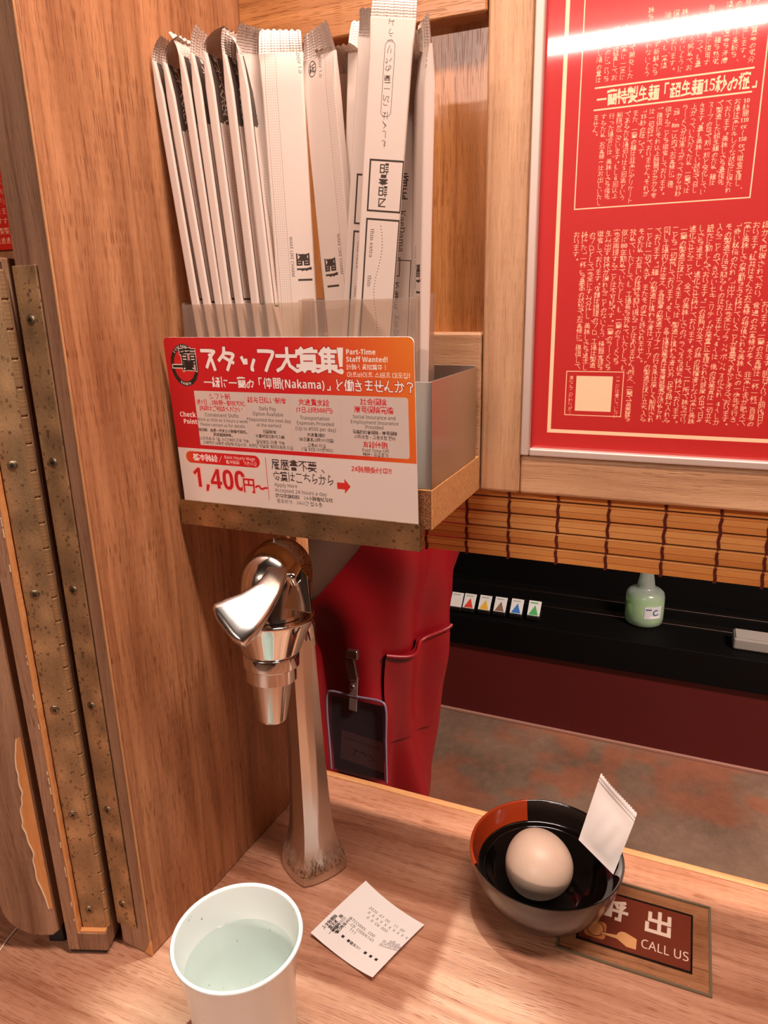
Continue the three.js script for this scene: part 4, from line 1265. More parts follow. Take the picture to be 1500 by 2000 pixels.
{ // left holder: sleeves packed face to face, narrow edges towards the viewer
  const Z = -0.3415, F = (px, py, z = -0.3290) => { return onZ(px, py, z); };
  const rows = [ // left edge at top and bottom (photo), top height in the photo, kind, crimp bend
    [291, 372, 72, 0.5, 'against the wooden partition'], [313, 395, 75, 0.9, 'second from the wooden partition'], [345, 419, 58, -0.3, 'third from the wooden partition'], [365, 434, 56, 0.3, 'fourth from the wooden partition'],
    [391, 458, 52, 1.1, 'fifth from the wooden partition'], [430, 490, 56, 0.2, 'sixth from the wooden partition'], [458, 516, 56, -0.6, 'seventh from the wooden partition']];
  rows.forEach(([xt, xb, yt, bend, where], i) => {
    const A = onZ(xt, yt + 50, -0.329), B = onZ(xb, 590, -0.329), dir = A.clone().sub(B).normalize(), base = B.clone().addScaledVector(dir, (0.2926 - B.y) / dir.y), topY = onZ(xt, yt, -0.329).y;
    const len = (topY - base.y) / dir.y, turn = Math.PI / 2 - 0.03 * ((i * 7) % 3);
    const o = thing('chopstick_sleeve', `white chopstick sleeve with dark printed top, ${where}`, 'chopsticks', [base.x + 0.0026, base.y, base.z - SW / 2], 0, 'chopstick sleeves on the shelf');
    o.quaternion.setFromUnitVectors(V(0, 1, 0), dir).multiply(new THREE.Quaternion().setFromAxisAngle(V(0, 1, 0), turn)); sleeveN++;
    mesh('paper_body', sleeveBody(len, SW, ST), sleeveTex.printed, o); mesh('crimped_end', crimp(len, SW * 1.06, bend, 0.2 * ((i % 3) - 1), 50 + i), crimpMat, o);
  });
  sleeve([497, 58, -0.338], [548, 590, -0.343], 1.0, 'plain', 'plain white chopstick sleeve turned sideways next to the packed printed ones', { bend: 0.4 });
  sleeve([545, 52, -0.336], [581, 588, -0.340], 0.42, 'logo', 'chopstick sleeve with brushed black logo at the open end of the packed holder', { bend: -0.3, twist: 0.3 });
}
{ // right holder: loosely fanned sleeves
  sleeve([680, 92, -0.3535], [684, 590, -0.3530], -0.1, 'plain', 'plain chopstick sleeve behind the logo one, its crimped end folded over', { bend: 1.2, w: 0.021, t: 0.003 });
  sleeve([618, 58, -0.342], [668, 588, -0.3440], -0.22, 'marked', 'chopstick sleeve with round paper mark and black logo leaning over the partition side', { bend: 0.1, twist: 0.5 });
  sleeve([722, 38, -0.3465], [704, 590, -0.3475], 0.05, 'plain', 'plain ribbed chopstick sleeve behind the two printed order forms', { bend: -0.2, t: 0.004 });
  sleeve([746, 20, -0.338], [708, 590, -0.3400], 0.25, 'form', 'chopstick sleeve printed with an order form, the lower of two leaning together', { bend: 0.3, w: 0.019 });
  sleeve([772, -22, -0.3315], [732, 590, -0.3335], 0.3, 'form', 'tallest chopstick sleeve printed with an order form, on top of its twin', { bend: -0.2, w: 0.019 });
  sleeve([786, 100, -0.346], [768, 590, -0.3460], 0.35, 'order', 'chopstick sleeve with noodle refill print half hidden behind the order forms', { bend: 1.0, t: 0.004 });
  sleeve([800, 62, -0.3515], [796, 590, -0.3525], 0.3, 'order', 'chopstick sleeve with noodle refill print, end curled to the poster side', { bend: 1.2, t: 0.003 });
  sleeve([831, 40, -0.338], [821, 585, -0.3420], -0.95, 'logo', 'narrow edge-on chopstick sleeve with black logo nearest the poster frame', { bend: 0.1, w: 0.019 });
}

// ---------------------------------------------------------------- recruiting card in the rail
{
  const W = 1800, H = 1110, c = canvas(W, H), g = c.getContext('2d'), R = '#d8141c', K = '#3a2c28';
  g.fillStyle = '#ead9ce'; g.fillRect(0, 0, W, H);
  const gr = g.createLinearGradient(0, 700, W, 100); gr.addColorStop(0, '#c8081a'); gr.addColorStop(0.55, '#d8141c'); gr.addColorStop(0.78, '#e4521c'); gr.addColorStop(1, '#f0801e');   // printed red to orange blend
  g.fillStyle = gr; g.fillRect(0, 0, W, 752);
  // emblem
  g.fillStyle = '#141210'; g.beginPath(); g.ellipse(150, 182, 112, 140, 0, 0, 7); g.fill(); g.fillStyle = '#d0141a'; g.beginPath(); g.ellipse(150, 182, 86, 108, 0, 0, 7); g.fill();
  for (const [wd, col] of [[30, '#f4e8dc'], [17, '#141210']]) { g.strokeStyle = col; drawGlyph(g, '一', 56, 140, 90, wd); drawGlyph(g, '蘭', 118, 70, 132, wd * 0.62); drawGlyph(g, '蘭', 118, 90, 132, wd * 0.55); }
  g.fillStyle = '#e8dccc'; g.font = 'bold 24px sans-serif'; for (const [s, a0, da] of [['ICHIRAN', -2.35, 0.17], ['RAMEN', 2.0, -0.17]]) [...s].forEach((ch, i) => { const a = a0 + i * da; g.save(); g.translate(150 + 99 * Math.cos(a), 182 + 125 * Math.sin(a)); g.rotate(da > 0 ? a + Math.PI / 2 : a - Math.PI / 2); g.fillText(ch, -8, 8); g.restore(); });
  text(g, 'スタッフ大募集', 282, 58, 158, { color: '#fff6ee', weight: 0.145, pitch: 0.93, outline: '#b00e14', outlineWidth: 10 });
  g.fillStyle = '#fff6ee'; g.beginPath(); g.moveTo(1302, 62); g.lineTo(1344, 62); g.lineTo(1334, 176); g.lineTo(1312, 176); g.fill(); g.beginPath(); g.arc(1323, 204, 17, 0, 7); g.fill();
  [['Part-Time', 66], ['Staff Wanted!', 110]].forEach(([s, y]) => text(g, s, 1360, y, 42, { color: '#fff6ee', bold: true }));
  text(g, '計時人員招募中！', 1360, 158, 34, { color: '#fff6ee', weight: 0.1 }); text(g, '아르바이트 스태프 대모집!', 1360, 204, 35, { color: '#fff6ee', weight: 0.1, bold: true });
  text(g, '一緒に一蘭の「仲間(Nakama)」と働きませんか？', 290, 250, 74, { color: '#fff6ee', weight: 0.115, bold: true, outline: '#b00e14', outlineWidth: 7, squeeze: 0.9 });
  // check point panel
  g.fillStyle = '#c60c18'; g.beginPath(); g.roundRect(66, 350, 200, 365, 20); g.fill();
  g.fillStyle = '#dccabe'; g.beginPath(); g.roundRect(200, 350, 1556, 375, 18); g.fill(); g.fillRect(200, 350, 60, 375);
  text(g, 'Check', 190, 492, 46, { color: '#fff6ee', bold: true, align: 1 }); text(g, 'Point', 196, 540, 46, { color: '#fff6ee', bold: true, align: 1 });
  g.fillStyle = '#e8b0a4'; for (const x of [604, 934, 1300]) g.fillRect(x, 366, 2, 340); g.fillRect(1322, 618, 416, 2);
  const L = (list, cx) => list.forEach(([s, y, size, col, o]) => text(g, s, cx, y, size, { color: col, weight: 0.1, align: 0.5, bold: col === R, ...(o ?? {}) }));
  L([['シフト制', 362, 42, R], ['週1日、3時間〜勤務可能', 408, 35, R], ['詳細はご相談ください', 448, 35, R], ['Convenient Shifts', 492, 35, K], ['Work as little as 3 hours a week', 530, 29, K], ['Please contact us for details.', 564, 29, K], ['排班制　每週一天或三小時皆可排班。', 604, 24, K, { weight: 0.12 }], ['歡迎面詢詳情。', 632, 24, K, { weight: 0.12 }], ['시프트제 주 1일, 3시간부터 근무 가능.', 664, 24, K], ['구체적인 내용은 상담해 주십시오.', 692, 24, K]], 404);
  L([['給与日払い制度', 376, 42, R], ['Daily Pay', 436, 32, K], ['Option Available', 472, 32, K], ['*Deposited the next day', 512, 31, K], ['at the earliest', 546, 31, K], ['日薪制度', 592, 26, K], ['※最快翌日即可入帳', 624, 25, K], ['일당제도 이용 가능', 662, 26, K], ['※최단 익일에 계좌이체로 지급', 692, 25, K]], 770);
  L([['交通費支給', 378, 44, R], ['(1日上限500円)', 430, 38, R], ['Transportation', 484, 32, K], ['Expenses Provided', 518, 32, K], ['(Up to ¥500 per day)', 554, 32, K], ['交通費補助', 596, 26, K], ['(每日最高上限500日圓)', 628, 25, K], ['교통비 지급', 664, 26, K], ['(1일 최대 500엔까지)', 692, 25, K]], 1116);
  L([['社会保険', 362, 44, R], ['雇用保険完備', 410, 44, R], ['Social Insurance and', 462, 31, K], ['Employment Insurance', 494, 31, K], ['Provided', 524, 31, K], ['完備的社會保險・雇用保險', 560, 25, K, { weight: 0.11 }], ['사회보험・고용보험 완비', 590, 25, K], ['有給休暇', 628, 42, R], ['Paid Time Off', 672, 30, K], ['特休 / 유급휴가', 700, 25, K]], 1528);
  // lower part
  const pg = g.createLinearGradient(60, 0, 660, 0); pg.addColorStop(0, '#e4521c'); pg.addColorStop(0.3, '#d8141c'); g.fillStyle = pg; g.beginPath(); g.roundRect(62, 774, 610, 84, 42); g.fill();
  text(g, '基本時給', 122, 788, 52, { color: '#fff6ee', weight: 0.12 }); g.strokeStyle = '#fff6ee'; g.lineWidth = 3; g.beginPath(); g.moveTo(340, 838); g.lineTo(364, 794); g.stroke(); text(g, 'Basic Hourly Wage', 386, 784, 30, { color: '#fbe4dc' }); text(g, '基本時薪　기본시급', 396, 818, 28, { color: '#fbe4dc', weight: 0.09 });
  text(g, '1,400', 96, 862, 196, { color: '#cc1220', bold: true, outline: '#f7c8bc', outlineWidth: 26, squeeze: 0.92 }); text(g, '円〜', 508, 938, 104, { color: '#cc1220', weight: 0.12, outline: '#f7c8bc', outlineWidth: 16 });
  g.fillStyle = R; g.fillRect(716, 780, 4, 300);
  text(g, '履歴書不要、', 760, 778, 82, { color: K, weight: 0.085, squeeze: 0.84 }); text(g, '応募はこちらから', 764, 866, 74, { color: K, weight: 0.085, squeeze: 0.78 });
  text(g, 'Apply Here', 770, 946, 36, { color: K }); text(g, 'Accepted 24 hours a day', 770, 984, 36, { color: K }); text(g, '欲應徵請掃描　24小時皆能應徵', 772, 1024, 31, { color: K, weight: 0.11 }); text(g, '응모하기　24시간 접수중', 776, 1062, 31, { color: K, weight: 0.09 });
  g.fillStyle = '#dc2a20'; g.beginPath(); g.moveTo(1246, 912); g.lineTo(1300, 912); g.lineTo(1300, 884); g.lineTo(1342, 934); g.lineTo(1300, 984); g.lineTo(1300, 956); g.lineTo(1246, 956); g.fill();
  text(g, '24時間受付中!!', 1354, 792, 42, { color: '#dc2a20', weight: 0.11, bold: true });
  const tex = canvasTex(c);
  const s = thing('recruiting_card', 'red and white staff recruiting card standing in the metal rail of the shelf', 'sign');
  const bl = onZ(365, 966, -0.3192), w = 0.1432, h = 0.0888, tilt = 0.045;
  s.position.set(bl.x + w / 2, 0.2604, -0.3185); s.rotation.set(tilt, 0, 0);
  const hh = h + (bl.y - 0.2604), rr = 0.0028, shape = new THREE.Shape(); shape.moveTo(-w / 2, 0); shape.lineTo(w / 2, 0); shape.lineTo(w / 2, hh - rr); shape.absarc(w / 2 - rr, hh - rr, rr, 0, Math.PI / 2); shape.lineTo(-w / 2 + rr, hh); shape.absarc(-w / 2 + rr, hh - rr, rr, Math.PI / 2, Math.PI); shape.closePath();
  const body = new THREE.ExtrudeGeometry(shape, { depth: 0.0007, bevelEnabled: false, curveSegments: 8 }), face = new THREE.ShapeGeometry(shape, 8).translate(0, 0, 0.00082);
  const p = face.attributes.position, uv = face.attributes.uv; for (let i = 0; i < p.count; i++) uv.setXY(i, (p.getX(i) + w / 2) / w, (p.getY(i) - (hh - h)) / h);
  tex.wrapS = tex.wrapT = THREE.ClampToEdgeWrapping;
  mesh('card', body, std(0xf6ece6, { roughness: 0.5 }), s);
  mesh('printed_face', face, new THREE.MeshPhysicalMaterial({ map: tex, roughness: 0.42, clearcoat: 0.5, clearcoatRoughness: 0.3 }), s);
}

// ---------------------------------------------------------------- red poster behind acrylic in the frame
{
  const PW = 0.279, PH = 0.305, x0 = -0.0875, y0 = 0.2925, S = 6.6, W = Math.round(PW * 1000 * S), H = Math.round(PH * 1000 * S);   // S = pixels per millimetre
  const c = canvas(W, H), g = c.getContext('2d'), cream = '#f6cda4';
  g.fillStyle = '#b80e09'; g.fillRect(0, 0, W, H);
  const z = ZW - 0.0045, P = (px, py) => { const q = onZ(px, py, z); return [(q.x - x0) * 1000 * S, H - (q.y - y0) * 1000 * S]; };   // photo pixel -> place on the printed sheet
  const line = (a, b, w) => { g.lineWidth = w; g.strokeStyle = cream; g.beginPath(); g.moveTo(...a); g.lineTo(...b); g.stroke(); };
  const [bx, by] = P(1072, 841), [rx] = P(1500, 841);
  g.strokeStyle = cream; g.lineWidth = 14; g.strokeRect(bx, -40, W - 2 * bx + 10, by + 40);
  // inner box with the noodle rule
  const [ix0, iy1] = P(1122, 409), [ix1] = P(1464, 389);
  g.lineWidth = 4; g.strokeRect(ix0, -20, ix1 - ix0, iy1 + 20);
  const [, h0] = P(1143, 175), [, h1] = P(1141, 218), inset = 46; line([ix0 + inset, h0], [ix1 - inset * 0.6, h0], 5); line([ix0 + inset, h1], [ix1 - inset * 0.6, h1], 5);
  text(g, '一蘭特製生麺「超生麺15秒の掟」', ix0 + inset + 8, h0 + (h1 - h0) * 0.14, (h1 - h0) * 0.72, { color: cream, weight: 0.125, bold: true, font: 'serif', squeeze: (ix1 - ix0 - inset * 1.9) / ((h1 - h0) * 0.72 * 14.2) });
  const cols = (list, xr, xl, y, size, pitch) => list.forEach((s, i) => column(g, s, lerp(xr, xl, list.length > 1 ? i / (list.length - 1) : 0), y, size, { color: cream, pitch }));
  const A = ['10秒間110cc〜150ccで徹底管理し、', 'お湯は常にキレイな状態に保たれ', 'ております。美味しさを最優先', 'で製造した超生麺のため、麺は', 'スープの中で刻一刻と変化してい', 'きます。最も美味しい状態で召し', '上がっていただくため、一蘭では', 'ラーメンが出来上がってから15秒', '（28・8m）以内でお客様にご提', '供することを徹底しております。', 'ご提供にそれ以上時間がかかる席', 'は一切設けておりません。それが', '「15秒の掟」です。', 'また、一蘭の麺は非常にデリケート', 'であるため湯切りは5回迄という', '制限がございます。もし6回以上', '行った場合には、美味しさを優先', 'するため、お客様へはお出しいたし', 'ません。'];
  const aTop = h1 + 14, aH = iy1 - aTop - 14, aS = Math.min(aH / 15.4, (ix1 - ix0) / 20.5);
  cols(A, ix1 - 40, ix0 + 56, aTop, aS * 0.98, aH / 15.2 / (aS * 0.98));
  const U = ['質を計るタンパク質等の成分', 'を見て、決定します。', 'その中でも小麦粉を、', '温度、温度等を考慮', '追及し、麺を熟成', '毎日、製造に使用す', 'おり、いつでも最', 'するよう努めてお', '味が離れないように', '保管しております。', '油、水等でも、常温', '流さず新鮮さを', '味をそこなわないよう', '', '自社で開発した', '温度を常に一定に', '設備を設置してお', '湯のにごりを', 'お出しし湯の量は'];
  const uLine = h0 - 12; U.forEach((s, i) => { const n = [...s].length, x = lerp(ix1 - 40, ix0 + 56, i / (U.length - 1)); column(g, s, x, uLine - n * aS * 1.1, aS * 0.98, { color: cream, pitch: 1.12 }); });
  const T = ['茹でるため、', 'です。麺を', '専用のため', 'を使用し', 'また、茹で', 'おります', '美味し', '麺の味', '忙しい', '温和で', '麺は生', '製造']; T.forEach((s, i) => column(g, s, lerp(ix0 + 60, ix1 - 130, i / (T.length - 1)), uLine - 31 * aS, aS * 0.98, { color: cream, pitch: 1.1 }));
  // lower text
  const [lx0, ly0] = P(1497, 432), [lx1] = P(1126, 470), [, lyEnd] = P(1435, 832);
  const B = ['細かく把握されており、食通のお客様が多く、非常に舌が肥えて', 'おります。私共はそんなお客様の想像される美味しさの一歩先を行き、', '常に美味しさの感動を与え続けていくことが重要であると考えております。', '「赤い秘伝のたれ」「出汁」は完全にブラックボックス化され、4人しか', 'その製造方法を知るものはおりません。4人は、他の従業員は一切立ち', '入ることのできないセキュリティが厳重に管理された部屋の中で日々', '研究に勤しんでおります。この部門が全ての味の指揮者となり常に美味', 'しさを追求し、進化させ続けております。そうして一箇所で味を守り', '進化させることで、全ての美味しさのバランスを保ち続けております。', '一蘭の製造区域につきましては、製造に携わる者以外、足を踏み入れる', 'ことを一切禁じております。そして、各工場従業員は専属部署が決められ、', '同じ工場内とは言え、各部署の製造エリアへの行き来は厳しく制限され', 'ております。「麺」の製造に携わる者は「スープ」の製造区域に立ち入る', 'ことは一切できず、またその逆も許されません。', 'そのため、お互いの技術を知り得ることはありません。例え、一蘭で営業職を', '務めていたとしても、工場長を務めていたとしても、', '仮に80年勤めていたとしても、一蘭のラーメンを', '完全再現することは不可能です。一蘭のラーメンを', '生み出す技術が漏れることのないよう、情報管理を', '徹底しております。店舗は調理のプロ、工場は製造', 'のプロとして完全にすみ分けし、美味しさを追求し', '続けた「一杯」を最高の状態でお客様にご提供して', 'おります。'];
  const step = (lx0 - lx1) / (B.length - 1), bH = lyEnd - ly0, size = Math.min(step * 0.8, bH / 32);
  const effective = (s) => [...s.replace(/\d+/g, '0')].reduce((n, ch) => n + ('、。'.includes(ch) ? 0.6 : '「」（）'.includes(ch) ? 0.7 : 1), 0);
  const pitchB = bH / 31.2 / size;
  B.forEach((s, i) => { const n = effective(s), p = n > 28 ? bH / n / size : pitchB; column(g, s, lx0 - i * step, ly0, size, { color: cream, pitch: p }); });
  ['おります。一蘭のお客様は一杯一杯ご自身の', 'おります。明日よりも明後日と'].forEach((s, i) => { const n = effective(s); column(g, s, lx0 + (i + 1) * step, lyEnd - n * pitchB * size, size, { color: cream, pitch: pitchB }); });
  // small framed square beside the last columns: a plain cream sheet
  const [qx0, qy0] = P(1107, 725), [qx1, qy1] = P(1212, 814); g.lineWidth = 3; g.strokeStyle = cream; g.strokeRect(qx0, qy0, qx1 - qx0, qy1 - qy0);
  const qs = (qx1 - qx0) * 0.64; g.fillStyle = cream; g.fillRect((qx0 + qx1) / 2 - qs / 2, (qy0 + qy1) / 2 - qs / 2, qs, qs);
  column(g, 'ここには書いていない', qx1 - (qx1 - qx0) * 0.09, qy0 + 16, size * 0.72, { color: cream, pitch: 1.02 }); column(g, '更なるこだわりが！', qx0 + (qx1 - qx0) * 0.09, qy0 + 16, size * 0.72, { color: cream, pitch: 1.1 });
  const tex = canvasTex(c); tex.wrapS = tex.wrapT = THREE.ClampToEdgeWrapping;
  const p = thing('red_poster', 'red poster with cream columns of writing under clear acrylic in the wooden frame', 'poster', [x0, y0, z]);
  mesh('printed_sheet', new THREE.PlaneGeometry(PW, PH).translate(PW / 2, PH / 2, 0), new THREE.MeshPhysicalMaterial({ map: tex, roughness: 0.6, clearcoat: 1, clearcoatRoughness: 0.04 }), p);
  mesh('sheet_back', new THREE.BoxGeometry(PW, PH, 0.001).translate(PW / 2, PH / 2, -0.0006), std(0xd8c8b8), p);
  const al = std(0xcab4a8, { metalness: 0.4, roughness: 0.45 });
  mesh('frame_side', span(-0.0008, 0.0042, -0.0006, PH, 0.0001, 0.0056, { r: 0.001 }), al, p); mesh('frame_side', span(PW - 0.004, PW + 0.0005, -0.0006, PH, 0.0001, 0.0056, { r: 0.001 }), al, p);
  mesh('frame_bottom', span(0.0043, PW - 0.0041, -0.0006, 0.0038, 0.0001, 0.0056, { r: 0.001 }), al, p); mesh('frame_top', span(0.0043, PW - 0.0041, PH - 0.004, PH, 0.0001, 0.0056, { r: 0.001 }), al, p);
  // the next booth's poster, just visible past the partition
  const n = thing('neighbour_poster', 'strip of red poster in the next booth seen past the partition edge', 'poster');
  const nb = onZ(8, 489, ZW); mesh('printed_sheet', span(nb.x - 0.25, nb.x + 0.06, nb.y, nb.y + 0.4, ZW + 0.0005, ZW + 0.003, { r: 0.0004 }), (() => { const k = canvas(512, 512), q = k.getContext('2d'); q.fillStyle = '#d3220c'; q.fillRect(0, 0, 512, 512); for (let i = 0; i < 24; i++) column(q, '美味しさを追求し続けております製造', 12 + i * 21, 4, 18, { color: '#f6c8a0', pitch: 1.5 }); const t = canvasTex(k); t.repeat.set(8, 8); return new THREE.MeshPhysicalMaterial({ map: t, roughness: 0.4 }); })(), n);
  const w2 = struct('wall_back_next_booth'); mesh('panel', span(-1.9, -0.2625, 0.001, CEIL, ZW - 0.02, ZW, { r: 0.001 }), M.panel, w2);
  const w3 = struct('wall_back_other_booth'); mesh('panel', span(0.361, 1.9, 0.001, CEIL, ZW - 0.02, ZW, { r: 0.001 }), M.panel, w3);
}

// ---------------------------------------------------------------- bamboo blind under the frame
{
  const b = thing('bamboo_blind', 'rolled-down bamboo blind hanging in the serving window under the poster frame', 'blind');
  const z = -0.4345, x0 = -0.2555, x1 = 0.34, yb = onZ(1050, 1095, z).y;
  const mats = [0, 1, 2].map((i) => wood(601 + i * 7, [[246, 180, 100], [238, 168, 84], [250, 190, 112]][i], [[214, 140, 64], [204, 126, 54], [222, 152, 78]][i], { rough: 0.4, flecks: 0.3, size: 512, tile: 0.25 }));
  const r = rng(77), pitch = 0.0102; let y = yb;
  for (let k = 0; k < 9; k++) {   // each row: a flat lower slat, a middle slat and a rounded narrow upper slat
    const list = [[0.0040, 0.0012, 0], [0.0041, 0.0013, 0.0003], [0.0017, 0.0022, 0.0004]];
    for (const [h, d, dz] of list) { const s = mesh('slat', span(x0, x1, y + 0.00012, y + h - 0.00012, z - d / 2 + dz, z + d / 2 + dz, { grain: 'x', r: 0.0005 }), mats[Math.floor(r() * 3)], b); y += h; }
    y += pitch - 0.0098;
  }
  const cordMat = std(0x6a2414, { roughness: 0.85 });
  for (const px of [833, 911, 992, 1086, 1184, 1294, 1402, 1497]) { const x = onZ(px, 1060, z).x, pts = []; for (let i = 0; i <= 36; i++) pts.push(V(x + 0.00035 * Math.sin(i * 1.7), yb - 0.0006 + (y - yb) * i / 36, z + 0.0013 + 0.0004 * Math.cos(i * 2.1)));
    const c = mesh('cord', tube(pts, 0.00055, 110, 6), cordMat, b); const p2 = pts.map((q) => V(q.x + 0.0009, q.y, q.z - 0.0001)); mesh('twist', tube(p2, 0.00045, 110, 6), cordMat, c); }
}

// ---------------------------------------------------------------- lamps
function tubeLamp(L, label, face = -Math.PI / 2) {
  const o = thing('tube_lamp', label, 'lamp', L.at);
  const g = new THREE.Group(); g.name = 'fitting'; g.rotation.x = face + Math.PI / 2; o.add(g);
  const glow = new THREE.MeshStandardMaterial({ color: 0x181818, emissive: new THREE.Color().setRGB(...L.color), emissiveIntensity: L.glow ?? 12 });
  mesh('tube', new THREE.CylinderGeometry(L.wid / 2, L.wid / 2, L.len, 20).rotateZ(Math.PI / 2).translate(0, 0.004 + L.wid / 2, 0), glow, g);
  mesh('housing', span(-L.len / 2 - 0.03, L.len / 2 + 0.03, 0.006 + L.wid, 0.04 + L.wid, -0.05, 0.05, { r: 0.004 }), std(0xcac2b8, { roughness: 0.6 }), g);
  mesh('end_cap', span(-L.len / 2 - 0.025, -L.len / 2 - 0.001, 0.002, 0.006 + L.wid, -0.02, 0.02, { r: 0.003 }), std(0xcac2b8), g); mesh('end_cap', span(L.len / 2 + 0.001, L.len / 2 + 0.025, 0.002, 0.006 + L.wid, -0.02, 0.02, { r: 0.003 }), std(0xcac2b8), g);
}
tubeLamp(LAMPS.booth, 'warm tube lamp hung above the booth counter');
tubeLamp(LAMPS.kitchen, 'short tube lamp on the ceiling above the kitchen aisle');
tubeLamp(LAMPS.aisle, 'long tube lamp above the aisle mirrored in the poster acrylic', -0.55);
{
  const o = thing('spot_lamp', 'small cool spot lamp on the wall above the chopstick shelf', 'lamp', LAMPS.spot.at);
  mesh('shade', lathe([[0.03, 0.012], [0.032, 0.01], [0.03, 0.07], [0.012, 0.09], [0.01, 0.118]], 24), std(0x201c1a, { roughness: 0.5, side: THREE.DoubleSide }), o);
  mesh('bulb', lathe([[0, 0.014], [0.02, 0.016], [0.026, 0.03], [0, 0.04]], 20), new THREE.MeshStandardMaterial({ color: 0x202020, emissive: new THREE.Color().setRGB(...LAMPS.spot.color), emissiveIntensity: 6 }), o);
}

// ---------------------------------------------------------------- water tap
{
  const BX = -0.2145, BZ = -0.357, o = thing('water_tap', 'chrome water tap with lever and limescale standing on the counter by the partition', 'tap', [BX, 0, BZ]);
  // brushed steel with brown limescale stains; S = share of stain in the texture
  const stained = (seed, f, rough) => { const a = noise2(seed), b = noise2(seed + 1), W = 512, stain = new Float32Array(W * W);
    const t = dataTex(W, W, (u, v) => { const n = a(u, v, 10, 10) * 0.5 + b(u, v, 90, 90) * 0.5, s = f(u, v, n, b(u, v, 160, 160)), i = Math.round(v * W) * W + Math.round(u * W); stain[i] = s; const d = b(u, v, 200, 200); return [0, 1, 2].map((c) => lerp([214, 208, 200][c], [[150, 104, 62], [66, 42, 24]][d > 0.58 ? 1 : 0][c], s)); }, true);
    const m = dataTex(W, W, (u, v) => { const s = stain[Math.round(v * W) * W + Math.round(u * W)]; return [0, lerp(rough, 0.75, s) * 255, (1 - s * 0.9) * 255]; });
    return new THREE.MeshPhysicalMaterial({ map: t, metalness: 1, roughness: 1, metalnessMap: m, roughnessMap: m }); };
  const steelBase = stained(701, (u, v, n, d) => clamp(sst(0.12, 0.045, v) * sst(0.44, 0.56, n) * (v > 0.035 ? 1 : 0)) * 0.9, 0.3);
  const sec = (rc, y, p = 1.28, cx = 0, cz = 0) => { const r = []; for (let k = 0; k < 48; k++) { const a = k / 48 * Math.PI * 2, c = Math.cos(a), s = Math.sin(a), q = rc / Math.pow(Math.pow(Math.abs(c), p) + Math.pow(Math.abs(s), p), 1 / p), w = 0.21 + a; r.push(V(cx + q * Math.sin(w), y, cz + q * Math.cos(w))); } return r; };
  const prof = [[0.0005, 0.0232], [0.0012, 0.0238], [0.0058, 0.0238], [0.0066, 0.0233], [0.0095, 0.0229], [0.014, 0.0216], [0.019, 0.0196], [0.025, 0.0177], [0.032, 0.0163], [0.042, 0.0151], [0.06, 0.0141], [0.09, 0.0130], [0.13, 0.0119], [0.17, 0.0110], [0.196, 0.0106]];
  mesh('post', creased(loft(prof.map(([y, r]) => sec(r, y, y > 0.02 ? 1.26 : 1.34, 0, y * 0.02)), { uvs: (k, i) => [k / 48 * 2, prof[i][0] / 0.2] }), 0.5), steelBase, o);
  // spout, collar and bowl share one axis, leaning back a little towards the post
  const ax = new THREE.Group(); ax.name = 'spout_assembly'; ax.position.set(0.0015, 0.141, 0.041); ax.rotation.x = -0.10; o.add(ax);
  mesh('nozzle', lathe([[0, 0.001], [0.0072, 0.0006], [0.0078, 0], [0.0084, 0.0004], [0.0088, 0.002], [0.0124, 0.028]], 48), std(0xd2ccc6, { metalness: 1, roughness: 0.2 }), ax);
  mesh('collar', lathe([[0.0124, 0.0265], [0.0146, 0.0264], [0.0150, 0.0268], [0.0150, 0.0345], [0.0153, 0.035], [0.0162, 0.0352], [0.0166, 0.0358], [0.0166, 0.0425], [0.0162, 0.043], [0.012, 0.0432]], 64), M.chrome, ax);
  mesh('bowl', lathe([[0.0150, 0.0432], [0.0166, 0.0436], [0.0172, 0.045], [0.0200, 0.0525], [0.0232, 0.060], [0.0250, 0.0645], [0.0253, 0.066], [0.0247, 0.0666], [0.0196, 0.0662]], 64), M.chrome, ax);
  const rust = stained(731, (u, v, n, d) => clamp(sst(0.20, 0.30, u) * sst(0.66, 0.58, u) * (0.25 + 1.1 * n) * sst(0.1, 0.2, v)), 0.14);
  // cap: cylinder inside the bowl that rises into a dome and reaches back over the post
  { const R = []; const N = 56; for (let i = 0; i <= 22; i++) { const t = i / 22, y = 0.056 + 0.052 * t, s = t < 0.55 ? 1 : Math.sqrt(Math.max(0, 1 - Math.pow((t - 0.55) / 0.45, 2.4))), ring = []; for (let k = 0; k < N; k++) { const a = k / N * Math.PI * 2, back = Math.max(0, -Math.cos(a)); const r = (0.0188 + 0.0085 * Math.pow(back, 1.3) * sst(0, 0.35, t)) * Math.max(0.02, s); ring.push(V(r * Math.sin(a), y + 0.003 * back * t, r * Math.cos(a) - 0.004 * t)); } R.push(ring); }
    mesh('cap', loft(R, { uvs: (k, i) => [k / N, i / 22] }), rust, ax); }
  mesh('neck', loft([[0.0105, 0.172, 0], [0.0112, 0.186, 0.003], [0.0130, 0.198, 0.012], [0.0150, 0.206, 0.024], [0.015, 0.209, 0.034]].map(([r, y, z]) => sec(r, y, 1.7, 0, z))), M.chrome, o);
  // lever: narrow at the hinge, widening to a thick squared paddle that points to the user's left
  const pts = [[546, 1104, -0.322], [538, 1128, -0.312], [522, 1156, -0.302], [496, 1184, -0.292], [470, 1207, -0.284], [449, 1222, -0.279]].map((q) => onZ(...q).sub(V(BX, 0, BZ)));
  const wid = [0.0056, 0.0062, 0.0074, 0.0104, 0.0134, 0.0142], thk = [0.0020, 0.0024, 0.0028, 0.0036, 0.0052, 0.0056], right = V(0.80, -0.28, -0.10).normalize();
